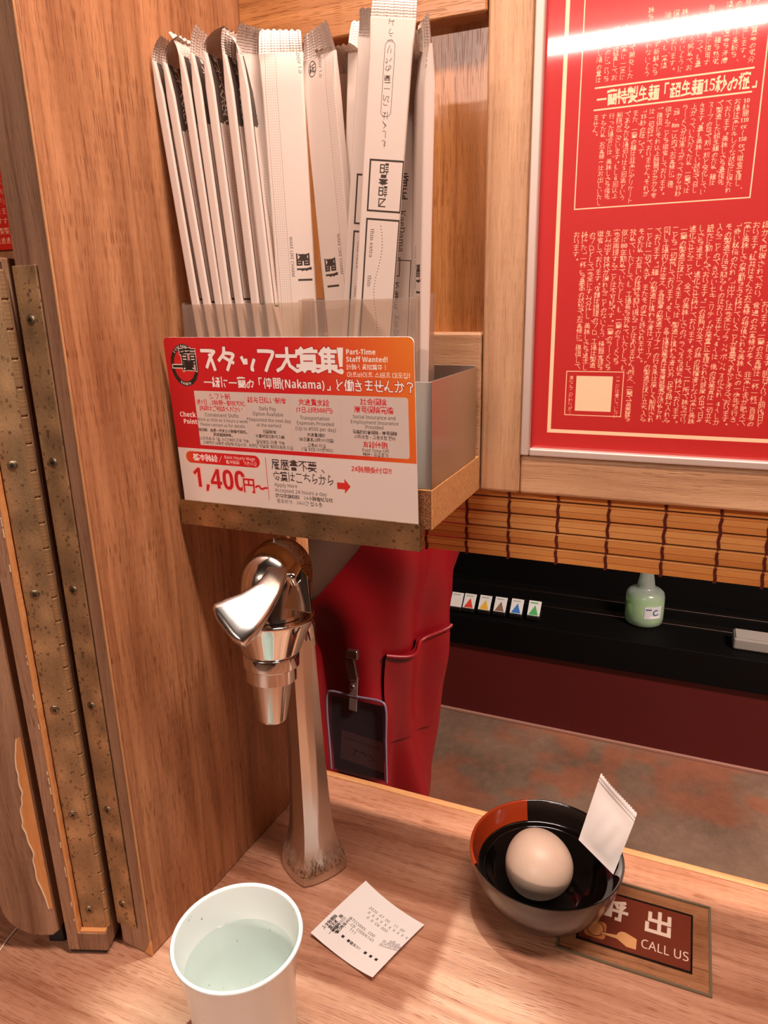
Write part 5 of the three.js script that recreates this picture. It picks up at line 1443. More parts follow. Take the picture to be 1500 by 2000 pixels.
  const rings = pts.map((p, i) => { const d = (pts[i + 1] ?? p).clone().sub(pts[i - 1] ?? p).normalize(), w = right.clone().addScaledVector(d, -right.dot(d)).normalize(), n = w.clone().cross(d).normalize(); const r = []; for (let k = 0; k < 24; k++) { const a = k / 24 * Math.PI * 2, c = Math.cos(a), s = Math.sin(a), e = 0.5; r.push(p.clone().addScaledVector(w, Math.sign(c) * Math.pow(Math.abs(c), e) * wid[i]).addScaledVector(n, Math.sign(s) * Math.pow(Math.abs(s), e) * thk[i] * (s > 0 ? 0.8 : 1.1))); } return r; });
  { const last = rings.at(-1), c = V(); last.forEach((q) => c.add(q)); c.divideScalar(24); const d = pts[5].clone().sub(pts[4]).normalize(); rings.push(last.map((q) => q.clone().lerp(c, 0.12).addScaledVector(d, 0.002)), last.map((q) => q.clone().lerp(c, 0.45).addScaledVector(d, 0.0034))); }
  const worn = stained(751, (u, v, n, d) => clamp(sst(0.72, 0.95, v) * sst(0.55, 0.75, n) * 0.5), 0.22);
  mesh('lever', loft(rings, { uvs: (k, i) => [k / 24, i / 7] }), worn, o);
  // hooded hinge plate on the cap under the lever
  const hp = onZ(546, 1118, -0.318).sub(V(BX, 0, BZ));
  mesh('hinge_hood', new RoundedBoxGeometry(0.018, 0.010, 0.012, 3, 0.003).rotateX(0.45).translate(hp.x + 0.001, hp.y - 0.003, hp.z - 0.006), M.chrome, o);
  mesh('wing', extrude([[-0.021, -0.012], [0.021, -0.012], [0.014, 0.008], [0.006, 0.014], [-0.006, 0.014], [-0.014, 0.008]], 0.0016, 0.0005, 2).rotateX(-0.5).translate(hp.x + 0.0005, hp.y - 0.010, hp.z - 0.003), M.chrome, o);
}

// ---------------------------------------------------------------- things on the counter
{ // cup of water
  const Y = 0.076, mid = onY(330, 1840, Y).add(onY(582, 1785, Y)).add(onY(430, 1955, Y)).add(onY(500, 1735, Y)).divideScalar(4);
  const o = thing('water_cup', 'off-white speckled cup of water beside the receipt', 'cup', [mid.x, 0.0003, mid.z]);
  const sp = (() => { const c = canvas(512, 512), g = c.getContext('2d'), r = rng(81); g.fillStyle = '#e0e0da'; g.fillRect(0, 0, 512, 512); for (let i = 0; i < 60; i++) { g.fillStyle = `rgba(90,70,50,${0.3 + 0.5 * r()})`; g.beginPath(); g.arc(r() * 512, r() * 512, 0.6 + 1.1 * r(), 0, 7); g.fill(); } return canvasTex(c); })();
  const R = 0.0331;
  mesh('wall', lathe([[0, 0.0], [0.0245, 0.0], [0.0262, 0.0012], [0.0270, 0.006], [0.0266, 0.022], [0.0272, 0.040], [0.0290, 0.056], [0.0312, 0.068], [R - 0.0006, Y - 0.0026], [R, Y - 0.0012], [R - 0.0006, Y], [R - 0.0016, Y], [R - 0.0024, Y - 0.0012], [0.0298, 0.066], [0.0270, 0.050], [0.0250, 0.036], [0.0244, 0.020], [0.0240, 0.010], [0.0215, 0.0065], [0, 0.006]], 96), new THREE.MeshPhysicalMaterial({ map: sp, roughness: 0.22, clearcoat: 0.4, clearcoatRoughness: 0.1 }), o);
  const w = thing('drinking_water', 'clear water standing in the speckled cup', 'water', [mid.x, 0.0003, mid.z]);
  mesh('water_surface', lathe([[0.0287, 0.0572], [0.0284, 0.0562], [0.0276, 0.0556], [0.0262, 0.0553], [0, 0.0553]], 96), new THREE.MeshPhysicalMaterial({ color: 0xf4faf8, transmission: 1, thickness: 0, ior: 1.33, roughness: 0.0, side: THREE.DoubleSide }), w);
}
{ // receipt, one edge curling up
  const c = canvas(700, 740), g = c.getContext('2d'), r = rng(91), K = '#2a211b'; g.fillStyle = '#f4efe8'; g.fillRect(0, 0, 700, 740);
  const rotLine = (x, y, s, size) => { g.save(); g.translate(x, y); g.rotate(-Math.PI / 2); text(g, s, 0, 0, size, { color: K, weight: 0.13 }); g.restore(); };
  ['入店時間', '替玉追加', '一蘭麺味', '本日味玉'].forEach((q, i) => rotLine(30 + i * 36, 640 - (i % 2) * 40, q + (i > 1 ? '0000' : '時'), 36));
  ['2026 07 00  11 00', 'X X X X X X X X X X', '0 0 CN 000'].forEach((q, i) => text(g, q, 200 + i * 26, 160 + i * 48, 40, { color: K, font: 'monospace' }));
  ['ATCCOOOL COO', 'C.CB COOO6145', 'C. T11'].forEach((q, i) => text(g, q, 150, 370 + i * 44, 40, { color: K, font: 'monospace' }));
  for (let i = 0; i < 7; i++) rotLine(520 + i * 25, 440 - i * 6, ['00 00', 'X X (', '0 7000', 'XOOAA', '0 000', 'X0000', '0 00'][i], 32);
  g.fillStyle = K; for (const x of [150, 215, 280, 470, 530, 590]) g.fillRect(x, 560, 26, 26); text(g, '替玉001', 310, 556, 32, { color: K, weight: 0.12 });
  const tex = canvasTex(c), T = onY(715, 1733, 0.0008), Rr = onY(829, 1810, 0.0006), B = onY(728, 1917, 0.0008), L = onY(607, 1827, 0.0012), N = 18, P = [], U = [], I = [];
  const cen = T.clone().add(B).add(L).add(Rr).divideScalar(4);
  for (let j = 0; j <= N; j++) for (let i = 0; i <= N; i++) { const u = i / N, v = j / N; const a = L.clone().lerp(B, u), b = T.clone().lerp(Rr, u), p = a.lerp(b, v); p.y = 0.0005 + 0.0058 * Math.pow(1 - u, 3) * (0.5 + 0.5 * v) + 0.0034 * Math.pow(u, 4) * (1 - 0.5 * v) + 0.0006 * Math.sin(v * 3); P.push(p.x - cen.x, p.y, p.z - cen.z); U.push(u, v); }
  for (let j = 0; j < N; j++) for (let i = 0; i < N; i++) { const a = j * (N + 1) + i, b = a + 1, d = a + N + 1, e = d + 1; I.push(a, b, e, a, e, d); }
  const q = new THREE.BufferGeometry(); q.setAttribute('position', new THREE.Float32BufferAttribute(P, 3)); q.setAttribute('uv', new THREE.Float32BufferAttribute(U, 2)); q.setIndex(I); q.computeVertexNormals();
  const m = mesh('receipt', q, new THREE.MeshPhysicalMaterial({ map: tex, roughness: 0.7, side: THREE.DoubleSide }), scene); m.position.set(cen.x, 0, cen.z);
  tag(m, 'small square printed order receipt with curled edges lying on the counter', 'receipt');
}
{ // lacquer bowl
  const Y = 0.0445, mid = onY(912, 1660, Y).add(onY(1214, 1690, Y)).add(onY(1040, 1548, Y)).add(onY(1110, 1765, Y)).divideScalar(4), o = thing('lacquer_bowl', 'black lacquer bowl with a vermilion section inside its rim', 'bowl', [mid.x, 0.0003, mid.z]);
  const lac = std(0x0b0807, { roughness: 0.12, clearcoat: 1, clearcoatRoughness: 0.05 }), outer = std(0x2c211b, { roughness: 0.25, clearcoat: 0.6, clearcoatRoughness: 0.15 });
  const R = 0.0480;
  mesh('outside', lathe([[0, 0.0018], [0.0195, 0.0018], [0.0205, 0], [0.0232, 0], [0.0238, 0.0022], [0.0265, 0.0046], [0.0335, 0.0100], [0.0400, 0.0190], [0.0444, 0.0290], [0.0468, 0.0385], [R - 0.0003, Y - 0.0008], [R - 0.0006, Y]], 96), outer, o);
  mesh('inside', lathe([[R - 0.0006, Y], [R - 0.0014, Y + 0.0001], [R - 0.0021, Y - 0.0008], [0.0446, 0.0375], [0.0424, 0.0312], [0.0414, 0.0302], [0.0386, 0.0298], [0.0376, 0.0290], [0.0352, 0.0210], [0.0300, 0.0125], [0.0200, 0.0072], [0, 0.0058]], 96), lac, o);
  const ang = (px, py) => { const q = onY(px, py, Y).sub(mid); return Math.atan2(q.x, q.z); };
  let a0 = ang(916, 1690), a1 = ang(1024, 1551); if (a1 > a0) a1 -= Math.PI * 2; const e = 0.00018;
  mesh('vermilion_section', new THREE.LatheGeometry([[R - 0.0001, Y - 0.0035], [R - 0.0001, Y - 0.0006], [R - 0.0006, Y + e], [R - 0.0014, Y + 2 * e], [R - 0.0021 - e, Y - 0.0008 + e], [0.0446 - e, 0.0375 + e], [0.0424 - e, 0.0314]].map(([x, y]) => new THREE.Vector2(x, y)), 48, a1, a0 - a1), std(0xa83a16, { roughness: 0.22, clearcoat: 0.6, side: THREE.DoubleSide }), o);
  // egg
  const ec = onY(1052, 1688, 0.0290), er = 0.0215, pr = []; for (let i = 0; i <= 40; i++) { const t = i / 40 * Math.PI, y = -Math.cos(t), k = 1 + 0.03 * y; pr.push(new THREE.Vector2(Math.max(0, er * Math.sin(t) * (1 - 0.05 * y)), er * 0.99 * y * k)); }
  const eggMat = (() => { const a = noise2(95), b = noise2(96); const t = dataTex(256, 256, (u, v) => { const k = 0.97 + 0.05 * a(u, v, 6, 6) + 0.02 * b(u, v, 120, 120); return [222 * k, 192 * k, 168 * k]; }, true); return new THREE.MeshPhysicalMaterial({ map: t, roughness: 0.42 }); })();
  const egg = mesh('boiled_egg', new THREE.LatheGeometry(pr, 64), eggMat, scene); egg.position.copy(ec); egg.rotation.set(-0.7, 0.2, 0.5); tag(egg, 'pale brown boiled egg in its shell inside the black bowl', 'egg');
  // sachet leaning in the bowl
  const A = onZ(1168, 1527, -0.4055), Bq = onZ(1238, 1608, -0.3985), C = onZ(1198, 1708, -0.388), D = onZ(1130, 1640, -0.394), cc = A.clone().add(Bq).add(C).add(D).divideScalar(4);
  const s = thing('salt_sachet', 'white crimped seasoning sachet leaning inside the bowl behind the egg', 'sachet', [cc.x, cc.y, cc.z]);
  const nrm = Bq.clone().sub(A).cross(D.clone().sub(A)).normalize(); if (nrm.z < 0) nrm.negate();
  const sheet = (sgn, bulge) => { const N = 20, P = [], U = [], I = []; for (let j = 0; j <= N; j++) for (let i = 0; i <= N; i++) { const u = i / N, v = j / N, p = A.clone().lerp(Bq, u).lerp(D.clone().lerp(C, u), v), f = Math.pow(Math.sin(Math.PI * u), 0.7) * Math.pow(Math.sin(Math.PI * clamp((v - 0.12) / 0.8)), 0.8); p.addScaledVector(nrm, sgn * (0.00015 + bulge * f + 0.0003 * f * Math.sin(u * 19 + v * 7))); p.sub(cc); P.push(p.x, p.y, p.z); U.push(u, v); }
    for (let j = 0; j < N; j++) for (let i = 0; i < N; i++) { const a = j * (N + 1) + i, b = a + 1, d = a + N + 1, e2 = d + 1; I.push(a, d, e2, a, e2, b); } const q = new THREE.BufferGeometry(); q.setAttribute('position', new THREE.Float32BufferAttribute(P, 3)); q.setAttribute('uv', new THREE.Float32BufferAttribute(U, 2)); q.setIndex(I); q.computeVertexNormals(); return q; };
  const paper = std(0xf2e8e0, { roughness: 0.6, side: THREE.DoubleSide });
  mesh('pouch', merge([sheet(1, 0.0022), sheet(-1, 0.0022)]), paper, s);
  { const P = [], I = [], N = 34, up = A.clone().sub(D).normalize(), U = []; for (let i = 0; i <= N; i++) for (let j = 0; j <= 6; j++) { const u = i / N, t = j / 6, p = A.clone().lerp(Bq, u).addScaledVector(up, t * 0.0058 + (j === 6 && i % 2 ? 0.0009 : 0)).addScaledVector(nrm, 0.0011 * Math.sin(t * Math.PI * 7) + 0.0012 * Math.sin(u * 5) * t).sub(cc); P.push(p.x, p.y, p.z); U.push(u, t); }
    for (let i = 0; i < N; i++) for (let j = 0; j < 6; j++) { const a = i * 7 + j, b = a + 1, c2 = a + 7, d = c2 + 1; I.push(a, c2, d, a, d, b); } const q = new THREE.BufferGeometry(); q.setAttribute('position', new THREE.Float32BufferAttribute(P, 3)); q.setAttribute('uv', new THREE.Float32BufferAttribute(U, 2)); q.setIndex(I); q.computeVertexNormals(); mesh('crimped_edge', q, paper, s); }
}
{ // call plate let into the counter
  const x0 = -0.0446, x1 = 0.0430, z0 = -0.4170, z1 = -0.3500, o = thing('call_plate', 'clear call button plate set in the counter with a red-brown CALL US label', 'call button', [(x0 + x1) / 2, 0, (z0 + z1) / 2]);
  const w = x1 - x0, d = z1 - z0, gm = std(0x6a5a42, { roughness: 0.6 });
  const ring = (hw, hd, t, h, m, name, y = 0.0002) => { const s = new THREE.Shape([[-hw, -hd], [hw, -hd], [hw, hd], [-hw, hd]].map((q) => new THREE.Vector2(...q))); s.holes.push(new THREE.Path([[-hw + t, -hd + t], [-hw + t, hd - t], [hw - t, hd - t], [hw - t, -hd + t]].map((q) => new THREE.Vector2(...q)))); return mesh(name, new THREE.ExtrudeGeometry(s, { depth: h, bevelEnabled: false }).rotateX(-Math.PI / 2).translate(0, y, 0), m, o); };
  ring(w / 2, d / 2, 0.0014, 0.0011, gm, 'sealant_border');
  const pc = V((x0 + x1) / 2, 0, (z0 + z1) / 2), tr = onY(1355, 1791, 0.0008).sub(pc), br = onY(1349, 1899, 0.0008).sub(pc), bl = onY(1127, 1834, 0.0008).sub(pc), lw = br.x - bl.x, ld = br.z - tr.z, lx = (br.x + bl.x) / 2, lz = (br.z + tr.z) / 2;
  mesh('wood_inlay', span(-w / 2 + 0.0016, w / 2 - 0.0016, 0.0001, 0.0003, -d / 2 + 0.0016, d / 2 - 0.0016, { grain: 'x', r: 0 }), M.panel, o);
  const c = canvas(1230, 670), g = c.getContext('2d'); g.fillStyle = '#7a3420'; g.fillRect(0, 0, 1230, 670); const ink = '#f0d8c0';
  text(g, '呼', 250, 60, 270, { color: ink, weight: 0.15 }); text(g, '出', 720, 60, 290, { color: ink, weight: 0.15 });
  text(g, 'CALL US', 690, 430, 150, { color: ink, latin: 0.95 });
  g.fillStyle = '#d8864a'; g.beginPath(); g.roundRect(60, 400, 240, 210, 40); g.fill(); g.strokeStyle = '#5a1c0c'; g.lineWidth = 10; g.beginPath(); g.ellipse(180, 500, 95, 88, 0, 0, 7); g.fillStyle = '#e09a5c'; g.fill(); g.stroke(); text(g, '押', 140, 455, 86, { color: '#f6e4cc', weight: 0.12 });
  g.fillStyle = '#e8aa70'; g.strokeStyle = '#6a2410'; g.lineWidth = 6; g.beginPath(); g.moveTo(250, 520); g.lineTo(420, 500); g.quadraticCurveTo(440, 430, 520, 440); g.lineTo(650, 480); g.lineTo(650, 610); g.lineTo(540, 610); g.lineTo(430, 550); g.lineTo(255, 545); g.quadraticCurveTo(230, 530, 250, 520); g.fill(); g.stroke();
  const lab = mesh('label', new THREE.BoxGeometry(lw, 0.0004, ld).translate(lx, 0.0004, lz), std(0x6a2614), o);
  mesh('print', new THREE.PlaneGeometry(lw, ld).rotateX(-Math.PI / 2).translate(lx, 0.00066, lz), new THREE.MeshPhysicalMaterial({ map: canvasTex(c), roughness: 0.4 }), lab);
  { const s = ring(lw / 2 + 0.0009, ld / 2 + 0.0009, 0.0011, 0.0009, std(0x2a2622, { metalness: 0.6, roughness: 0.3 }), 'label_bezel'); s.position.set(lx, 0, lz); }
  mesh('clear_cover', new RoundedBoxGeometry(w - 0.0030, 0.0006, d - 0.0030, 2, 0.0002).translate(0, 0.0017, 0), new THREE.MeshPhysicalMaterial({ color: 0xffffff, transmission: 1, roughness: 0.03, thickness: 0, ior: 1.5 }), o);
}
{ // pale scratch on the counter left of the hinge
  const pts = [[-2, 1858], [22, 1826], [50, 1796], [72, 1782]].map((q) => onY(...q, 0.0003)), s = mesh('counter_scratch', tube(pts, 0.0005, 30, 5).scale(1, 0.4, 1).translate(0, 0.0003, 0), std(0xf0e2d2, { roughness: 0.9 }), scene); tag(s, 'pale scratch line in the counter veneer under the rounded panel', 'scratch');
}

// ---------------------------------------------------------------- kitchen side: worker, opposite shelf
{
  const CX = -0.490, CZ = -0.93, FL = -0.75, o = thing('person', 'kitchen worker in a red apron standing behind the counter with one forearm bent', 'person', [CX, FL, CZ]);
  // body as one skin: distance to tapered bones joined smoothly (heights above the floor)
  const bones = [
    [[-0.085, 0.09, 0], 0.045, [-0.09, 0.47, 0.01], 0.058], [[0.085, 0.09, 0], 0.045, [0.09, 0.47, 0.01], 0.058], [[-0.09, 0.47, 0.01], 0.058, [-0.075, 0.86, 0], 0.082], [[0.09, 0.47, 0.01], 0.058, [0.075, 0.86, 0], 0.082],
    [[-0.085, 0.05, 0.0], 0.04, [-0.095, 0.035, 0.15], 0.034], [[0.085, 0.05, 0.0], 0.04, [0.095, 0.035, 0.15], 0.034],
    [[-0.05, 0.90, 0], 0.105, [0.05, 0.90, 0], 0.105], [[0, 0.92, 0], 0.12, [0, 1.10, 0], 0.115], [[0, 1.10, 0], 0.118, [0, 1.30, -0.01], 0.13], [[-0.14, 1.34, -0.01], 0.062, [0.14, 1.34, -0.01], 0.062],
    [[0, 1.36, -0.01], 0.06, [0, 1.44, 0], 0.052], [[0, 1.55, 0.01], 0.088, [0, 1.60, 0], 0.095], [[0, 1.50, 0.045], 0.05, [0, 1.56, 0.05], 0.07],
    [[0.175, 1.34, -0.01], 0.052, [0.225, 1.04, 0.05], 0.042], [[0.225, 1.04, 0.05], 0.042, [0.06, 0.80, 0.21], 0.034],
    [[-0.175, 1.34, -0.01], 0.052, [-0.23, 1.07, 0.02], 0.042], [[-0.23, 1.07, 0.02], 0.041, [-0.22, 0.86, 0.10], 0.03]];
  const hands = []; for (const [w, dir, side] of [[[0.06, 0.80, 0.21], [-0.86, -0.45, 0.10], 1], [[-0.22, 0.86, 0.10], [0.02, -0.95, 0.3], -1]]) { const W = V(...w), D = V(...dir).normalize(), U = V(0, 1, 0).addScaledVector(D, -D.y).normalize(), S = (side > 0 ? U : V(0, 0, 1)); const palm = W.clone().addScaledVector(D, 0.08); hands.push([W.toArray(), 0.026, palm.toArray(), 0.03]);
    for (let f = 0; f < 4; f++) { const b = palm.clone().addScaledVector(S, 0.03 - 0.02 * f), l = [0.065, 0.075, 0.07, 0.055][f], m = b.clone().addScaledVector(D, l * 0.55), e = m.clone().addScaledVector(D, l * 0.4).addScaledVector(V(0, -0.3, -0.6), 0.02); hands.push([b.toArray(), 0.0095, m.toArray(), 0.009], [m.toArray(), 0.009, e.toArray(), 0.008]); }
    const t0 = W.clone().addScaledVector(D, 0.03).addScaledVector(S, 0.022), t1 = t0.clone().addScaledVector(D, 0.035).addScaledVector(S, 0.028); hands.push([t0.toArray(), 0.012, t1.toArray(), 0.010]); }
  const seg = (p, [a, ra, b, rb]) => { const ab = [b[0] - a[0], b[1] - a[1], b[2] - a[2]], ap = [p[0] - a[0], p[1] - a[1], p[2] - a[2]], t = clamp((ap[0] * ab[0] + ap[1] * ab[1] + ap[2] * ab[2]) / (ab[0] ** 2 + ab[1] ** 2 + ab[2] ** 2 + 1e-9)); return Math.hypot(ap[0] - ab[0] * t, ap[1] - ab[1] * t, ap[2] - ab[2] * t) - lerp(ra, rb, t); };
  function skin(list, k, lo, size, n, flat) { const mc = new MarchingCubes(n, new THREE.MeshBasicMaterial(), false, false, 200000); mc.isolation = 0; for (let z = 0; z < n; z++) for (let y = 0; y < n; y++) for (let x = 0; x < n; x++) { const p = [lo[0] + size * (x / n), lo[1] + size * (y / n), lo[2] + size * (z / n)]; let s = 0; let mn = 1e9; const ds = []; for (const b of list) { const d = seg(p, b); ds.push(d); if (d < mn) mn = d; } for (const d of ds) s += Math.exp(-(d - mn) / k); mc.field[x + y * n + z * n * n] = -(mn - k * Math.log(s)); }
    mc.update(); const c = mc.count, P = new Float32Array(mc.positionArray.slice(0, c * 3)), Nn = new Float32Array(mc.normalArray.slice(0, c * 3)); for (let i = 0; i < c; i++) for (let a = 0; a < 3; a++) P[i * 3 + a] = lo[a] + size * ((P[i * 3 + a] + 1) / 2); const g = new THREE.BufferGeometry(); g.setAttribute('position', new THREE.BufferAttribute(P, 3)); g.setAttribute('normal', new THREE.BufferAttribute(Nn, 3)); return g; }
  const gb = skin(bones, 0.012, [-0.9, -0.05, -0.9], 1.8, 110), g1 = skin(hands.slice(0, 10), 0.004, [-0.2, 0.60, 0.07], 0.32, 64), g2 = skin(hands.slice(10), 0.004, [-0.36, 0.66, -0.02], 0.28, 64);
  const all = merge([gb, g1, g2]), p = all.attributes.position, col = new Float32Array(p.count * 3), skinC = [0.07, 0.027, 0.012], shirt = [0.30, 0.010, 0.012], pants = [0.20, 0.008, 0.012], hairC = [0.012, 0.009, 0.008];
  for (let i = 0; i < p.count; i++) { const x = p.getX(i), y = p.getY(i), z = p.getZ(i); let c = y < 0.07 ? hairC : y < 0.93 && Math.abs(x) < 0.2 && !(z > 0.13) ? pants : y > 1.40 ? skinC : shirt; if (z > 0.06 && y < 1.03 && y > 0.60 && Math.abs(x) < 0.4 && (x > -0.2 ? z > 0.135 || x > 0.16 : true)) c = skinC; if (x < -0.19 && y < 1.06) c = skinC; if (y > 1.60 || (y > 1.5 && z < -0.01)) c = hairC; col.set(c, i * 3); }
  all.setAttribute('color', new THREE.BufferAttribute(col, 3));
  mesh('body', all, new THREE.MeshPhysicalMaterial({ vertexColors: true, roughness: 0.75 }), o);
  // face details
  const face = (name, geo, m, x, y, z) => { const f = mesh(name, geo, m, o); f.position.set(x, y, z); return f; };
  for (const s of [-1, 1]) face('eye', new THREE.SphereGeometry(0.011, 12, 10).scale(1.2, 0.7, 0.6), std(0x1a1210), s * 0.033, 1.575, 0.113);
  face('nose', new THREE.SphereGeometry(0.014, 12, 10).scale(0.8, 1.4, 1), std(0x9a6044), 0, 1.545, 0.125); face('mouth', new THREE.SphereGeometry(0.02, 12, 8).scale(1, 0.25, 0.4), std(0x7a3428), 0, 1.505, 0.102);
  for (const s of [-1, 1]) face('ear', new THREE.SphereGeometry(0.022, 12, 10).scale(0.4, 1.2, 0.8), std(0x9a6044), s * 0.097, 1.56, 0);
  // apron: cloth wrapped over hips and thighs, folds hanging from the waist
  const N = 90, Mr = 100, P = [], I = [], U = [], nz = noise2(861);
  const cloth = (a, y, lift = 0) => { const v = (1.16 - y) / 0.80, hip = 0.157 + 0.010 * Math.sin(Math.PI * clamp((1.05 - y) / 0.35)) - 0.034 * sst(0.88, 0.42, y), drape = sst(0.10, 0.9, v), u = (a + 2) / 4;
    const f = drape * (0.012 * Math.sin(a * 7 + v * 2.2 + 0.6) + 0.008 * Math.sin(a * 12 - v * 9)) + 0.010 * (nz(u, clamp(v, 0, 0.999), 9, 12) - 0.5) + 0.007 * Math.sin(a * 6 + y * 26) * sst(0.70, 0.84, y) * sst(1.12, 1.02, y), R = hip + f + lift;
    return V(R * Math.sin(a) * 1.27, y + 0.004 * Math.sin(a * 6) * v, R * Math.cos(a) * 1.0 + 0.030); };
  const sheet = (a0, a1, y1, y0, n, m, lift) => { const P = [], I = [], U = []; for (let j = 0; j <= m; j++) for (let i = 0; i <= n; i++) { const q = cloth(lerp(a0, a1, i / n), lerp(y1, y0, j / m), lift); P.push(q.x, q.y, q.z); U.push(i / n, j / m); } for (let j = 0; j < m; j++) for (let i = 0; i < n; i++) { const a = j * (n + 1) + i, b = a + 1, c = a + n + 1, d = c + 1; I.push(a, c, d, a, d, b); } const g = new THREE.BufferGeometry(); g.setAttribute('position', new THREE.Float32BufferAttribute(P, 3)); g.setAttribute('uv', new THREE.Float32BufferAttribute(U, 2)); g.setIndex(I); g.computeVertexNormals(); return g; };
  const red = new THREE.MeshPhysicalMaterial({ color: new THREE.Color().setRGB(0.24, 0.003, 0.007), roughness: 0.42, sheen: 0.15, sheenColor: new THREE.Color(0xff5a60), sheenRoughness: 0.5, side: THREE.DoubleSide });
  const ap = mesh('apron', sheet(-2, 2, 1.16, 0.36, N, Mr, 0), red, o);
  { const q = []; for (let i = 0; i <= 24; i++) { const u = i / 24, c = cloth(lerp(0.85, 1.62, u), 0.668 - 0.016 * Math.sin(u * Math.PI) + 0.008 * u, 0.004 + 0.004 * Math.sin(u * Math.PI * 0.9)); q.push(c); } mesh('pocket_hem', tube(q, 0.003, 60, 8), red, ap); mesh('pocket', sheet(0.85, 1.62, 0.664, 0.50, 24, 20, 0.004), red, ap); }
  mesh('apron_string', tube([[-0.19, 1.03, 0.0], [-0.12, 1.02, 0.12], [0, 1.015, 0.168], [0.12, 1.02, 0.12], [0.19, 1.03, 0.0]], 0.006, 40, 6), red, ap);
}
{ // name badge hanging in front of the apron: clear sleeve, card and metal clip
  const z = -0.735, at = (px, py, dz = 0) => onZ(px, py, z + dz), tl = at(640, 1348), br = at(756, 1530), o = thing('name_badge', 'clear plastic name badge with a handwritten paper slip clipped to the red apron', 'badge', [(tl.x + br.x) / 2, br.y, z]);
  const w = br.x - tl.x, h = tl.y - br.y;
  mesh('sleeve', new RoundedBoxGeometry(w, h, 0.0012, 2, 0.0005).translate(0, h / 2, 0), new THREE.MeshPhysicalMaterial({ color: 0xe8e0ea, transmission: 0.92, roughness: 0.12, thickness: 0 }), o);
  mesh('rim', tube([[w / 2, 0.002, 0.001], [w / 2, h * 0.5, 0.001], [w / 2, h - 0.004, 0.001], [w / 2 - 0.004, h, 0.001], [0, h, 0.001], [-w / 2 + 0.004, h, 0.001], [-w / 2, h - 0.004, 0.001], [-w / 2, 0.002, 0.001]], 0.0016, 80, 8), new THREE.MeshPhysicalMaterial({ color: 0xc8b8d0, transmission: 0.6, roughness: 0.2, thickness: 0 }), o);
  mesh('dark_card', new THREE.BoxGeometry(w * 0.9, h * 0.92, 0.0006).translate(0, h * 0.48, -0.0014), std(0x0c0a0a, { roughness: 0.6 }), o);
  const c = canvas(480, 340), g = c.getContext('2d'); g.fillStyle = '#f0e4d6'; g.fillRect(0, 0, 480, 340); g.fillStyle = '#8a7260'; for (let i = 0; i < 60; i++) g.fillRect(40 + i * 6.4, 70 + 8 * Math.sin(i * 2.3), 5, 16); text(g, 'アウン', 110, 170, 92, { color: '#1c1410', weight: 0.11, pitch: 1.0 });
  const s = mesh('paper_slip', new THREE.PlaneGeometry(w * 0.78, w * 0.55).rotateZ(-0.10).translate(w * 0.08, h * 0.33, -0.0008), new THREE.MeshPhysicalMaterial({ map: canvasTex(c), roughness: 0.8, side: THREE.DoubleSide }), o);
  const cp = at(688, 1300), steel = std(0xb0a8a0, { metalness: 1, roughness: 0.3 }), lx = cp.x - (tl.x + br.x) / 2, ly = cp.y - br.y;
  mesh('clip', new RoundedBoxGeometry(0.013, 0.03, 0.006, 2, 0.002).rotateZ(0.15).translate(lx, ly - 0.005, 0.001), steel, o); mesh('clip_jaw', new RoundedBoxGeometry(0.016, 0.012, 0.008, 2, 0.002).translate(lx + 0.002, ly + 0.018, 0.002), steel, o);
  mesh('strap', new RoundedBoxGeometry(0.011, 0.05, 0.001, 2, 0.0004).rotateZ(-0.08).translate(lx + 0.001, ly - 0.04, 0.0018), new THREE.MeshPhysicalMaterial({ color: 0xd0b8b0, transmission: 0.4, roughness: 0.3, thickness: 0 }), o); mesh('snap', new THREE.SphereGeometry(0.004, 12, 10).scale(1, 1, 0.5).translate(lx, ly - 0.03, 0.003), steel, o);
}
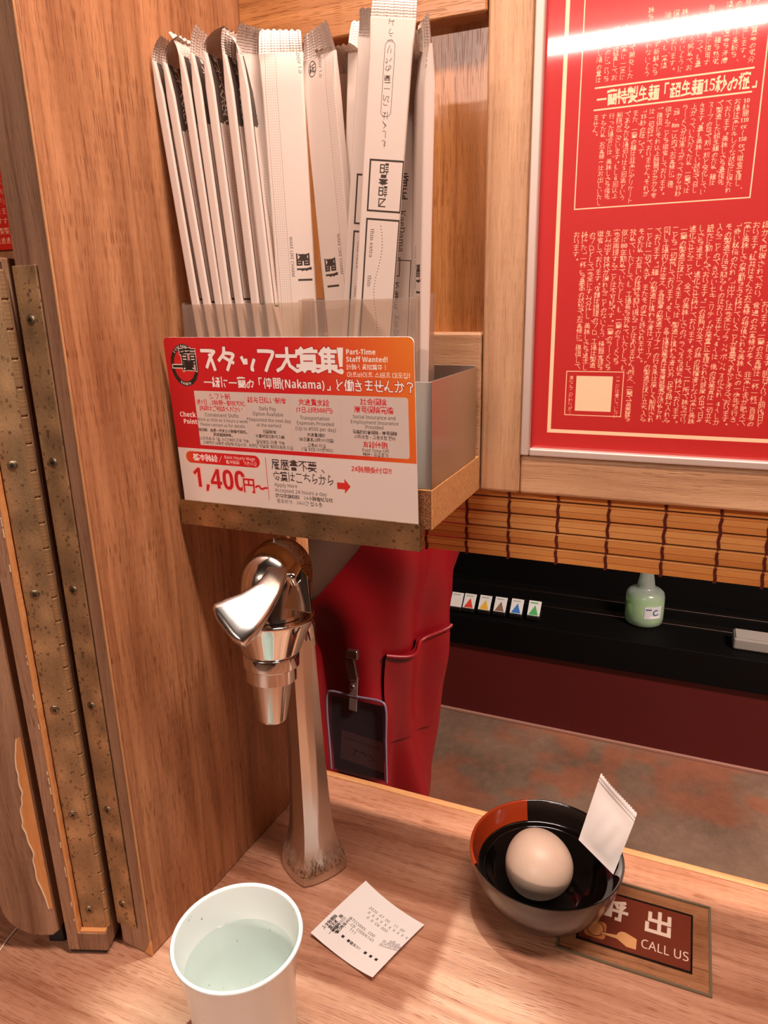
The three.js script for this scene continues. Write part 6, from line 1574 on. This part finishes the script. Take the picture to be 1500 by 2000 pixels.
{ // opposite shelf: six sachet trays and a squat refill bottle
  const z = -1.7262, Y = -0.447;
  const colors = [['#e8e4dc', 'pale grey'], ['#d8402c', 'red'], ['#e8b83c', 'yellow'], ['#8a6a52', 'brown'], ['#3878c8', 'blue'], ['#48b060', 'green']];
  const px = [893, 918, 948, 978, 1010, 1044];
  colors.forEach(([c, name], i) => { const p = onY(px[i], 1176 + (px[i] - 893) * 0.115, Y + 0.02), o = thing('sachet_tray', `white topping tray with a ${name} picture on the opposite black shelf`, 'tray', [p.x, Y + 0.0005, Math.min(p.z, z - 0.02)], 0.0, 'topping trays on the opposite shelf');
    mesh('tray', new RoundedBoxGeometry(0.037, 0.012, 0.05, 2, 0.003).translate(0, 0.008, 0), std(0x15110f, { roughness: 0.4 }), o);
    const k = canvas(96, 128), g = k.getContext('2d'); g.fillStyle = '#e4e8e6'; g.fillRect(0, 0, 96, 128); g.fillStyle = c; g.beginPath(); g.moveTo(10, 118); g.lineTo(52, 36); g.lineTo(84, 118); g.fill(); g.fillStyle = i === 5 ? '#48b060' : 'rgba(90,90,90,0.4)'; g.fillRect(12, 14, 60, 10);
    mesh('card', new RoundedBoxGeometry(0.033, 0.044, 0.0016, 1, 0.0004).rotateX(-0.75).translate(0, 0.028, 0.004), new THREE.MeshPhysicalMaterial({ map: canvasTex(k), roughness: 0.5 }), o); });
  const b = onY(1256, 1214, Y), o = thing('refill_bottle', 'squat clear bottle half full of pale green liquid on the opposite black shelf', 'bottle', [b.x, Y + 0.0005, b.z]);
  const plast = new THREE.MeshPhysicalMaterial({ color: 0xe6f2ee, transmission: 0.75, roughness: 0.25, thickness: 0 });
  mesh('body', lathe([[0, 0], [0.040, 0], [0.047, 0.006], [0.0485, 0.02], [0.0485, 0.074], [0.046, 0.086], [0.038, 0.093], [0.026, 0.097], [0.0225, 0.101], [0.0155, 0.145], [0.0165, 0.147], [0.0165, 0.172], [0, 0.173]], 40), plast, o);
  mesh('liquid', lathe([[0, 0.002], [0.039, 0.002], [0.046, 0.008], [0.0475, 0.02], [0.0475, 0.066], [0, 0.066]], 40), std(0xb6e08e, { roughness: 0.2, transmission: 0.35, thickness: 0 }), o);
  const k = canvas(128, 96), g = k.getContext('2d'); g.fillStyle = '#cfd6da'; g.fillRect(0, 0, 128, 96); g.strokeStyle = '#283c70'; g.lineWidth = 8; g.beginPath(); g.arc(84, 48, 20, 0.5, 5.4); g.stroke(); g.fillStyle = '#283c70'; g.fillRect(10, 18, 40, 9); g.fillStyle = '#f4f6f6'; g.fillRect(40, 74, 70, 12);
  mesh('label', new THREE.CylinderGeometry(0.0489, 0.0489, 0.034, 24, 1, true, 0.05, 0.95).translate(0, 0.045, 0), new THREE.MeshPhysicalMaterial({ map: canvasTex(k), roughness: 0.4, side: THREE.DoubleSide }), o);
  const q = onY(1470, 1215, Y), m = thing('grey_block', 'small grey block lying on the opposite black shelf', 'block', [q.x, Y + 0.0005, z - 0.06]); mesh('block_body', new RoundedBoxGeometry(0.11, 0.03, 0.06, 2, 0.006).translate(0, 0.0155, 0), std(0x8a8680, { roughness: 0.6 }), m); mesh('top_face', new RoundedBoxGeometry(0.10, 0.002, 0.05, 1, 0.0005).translate(0, 0.0315, 0), std(0xa09a92), m);
}

renderer.render(scene, camera);
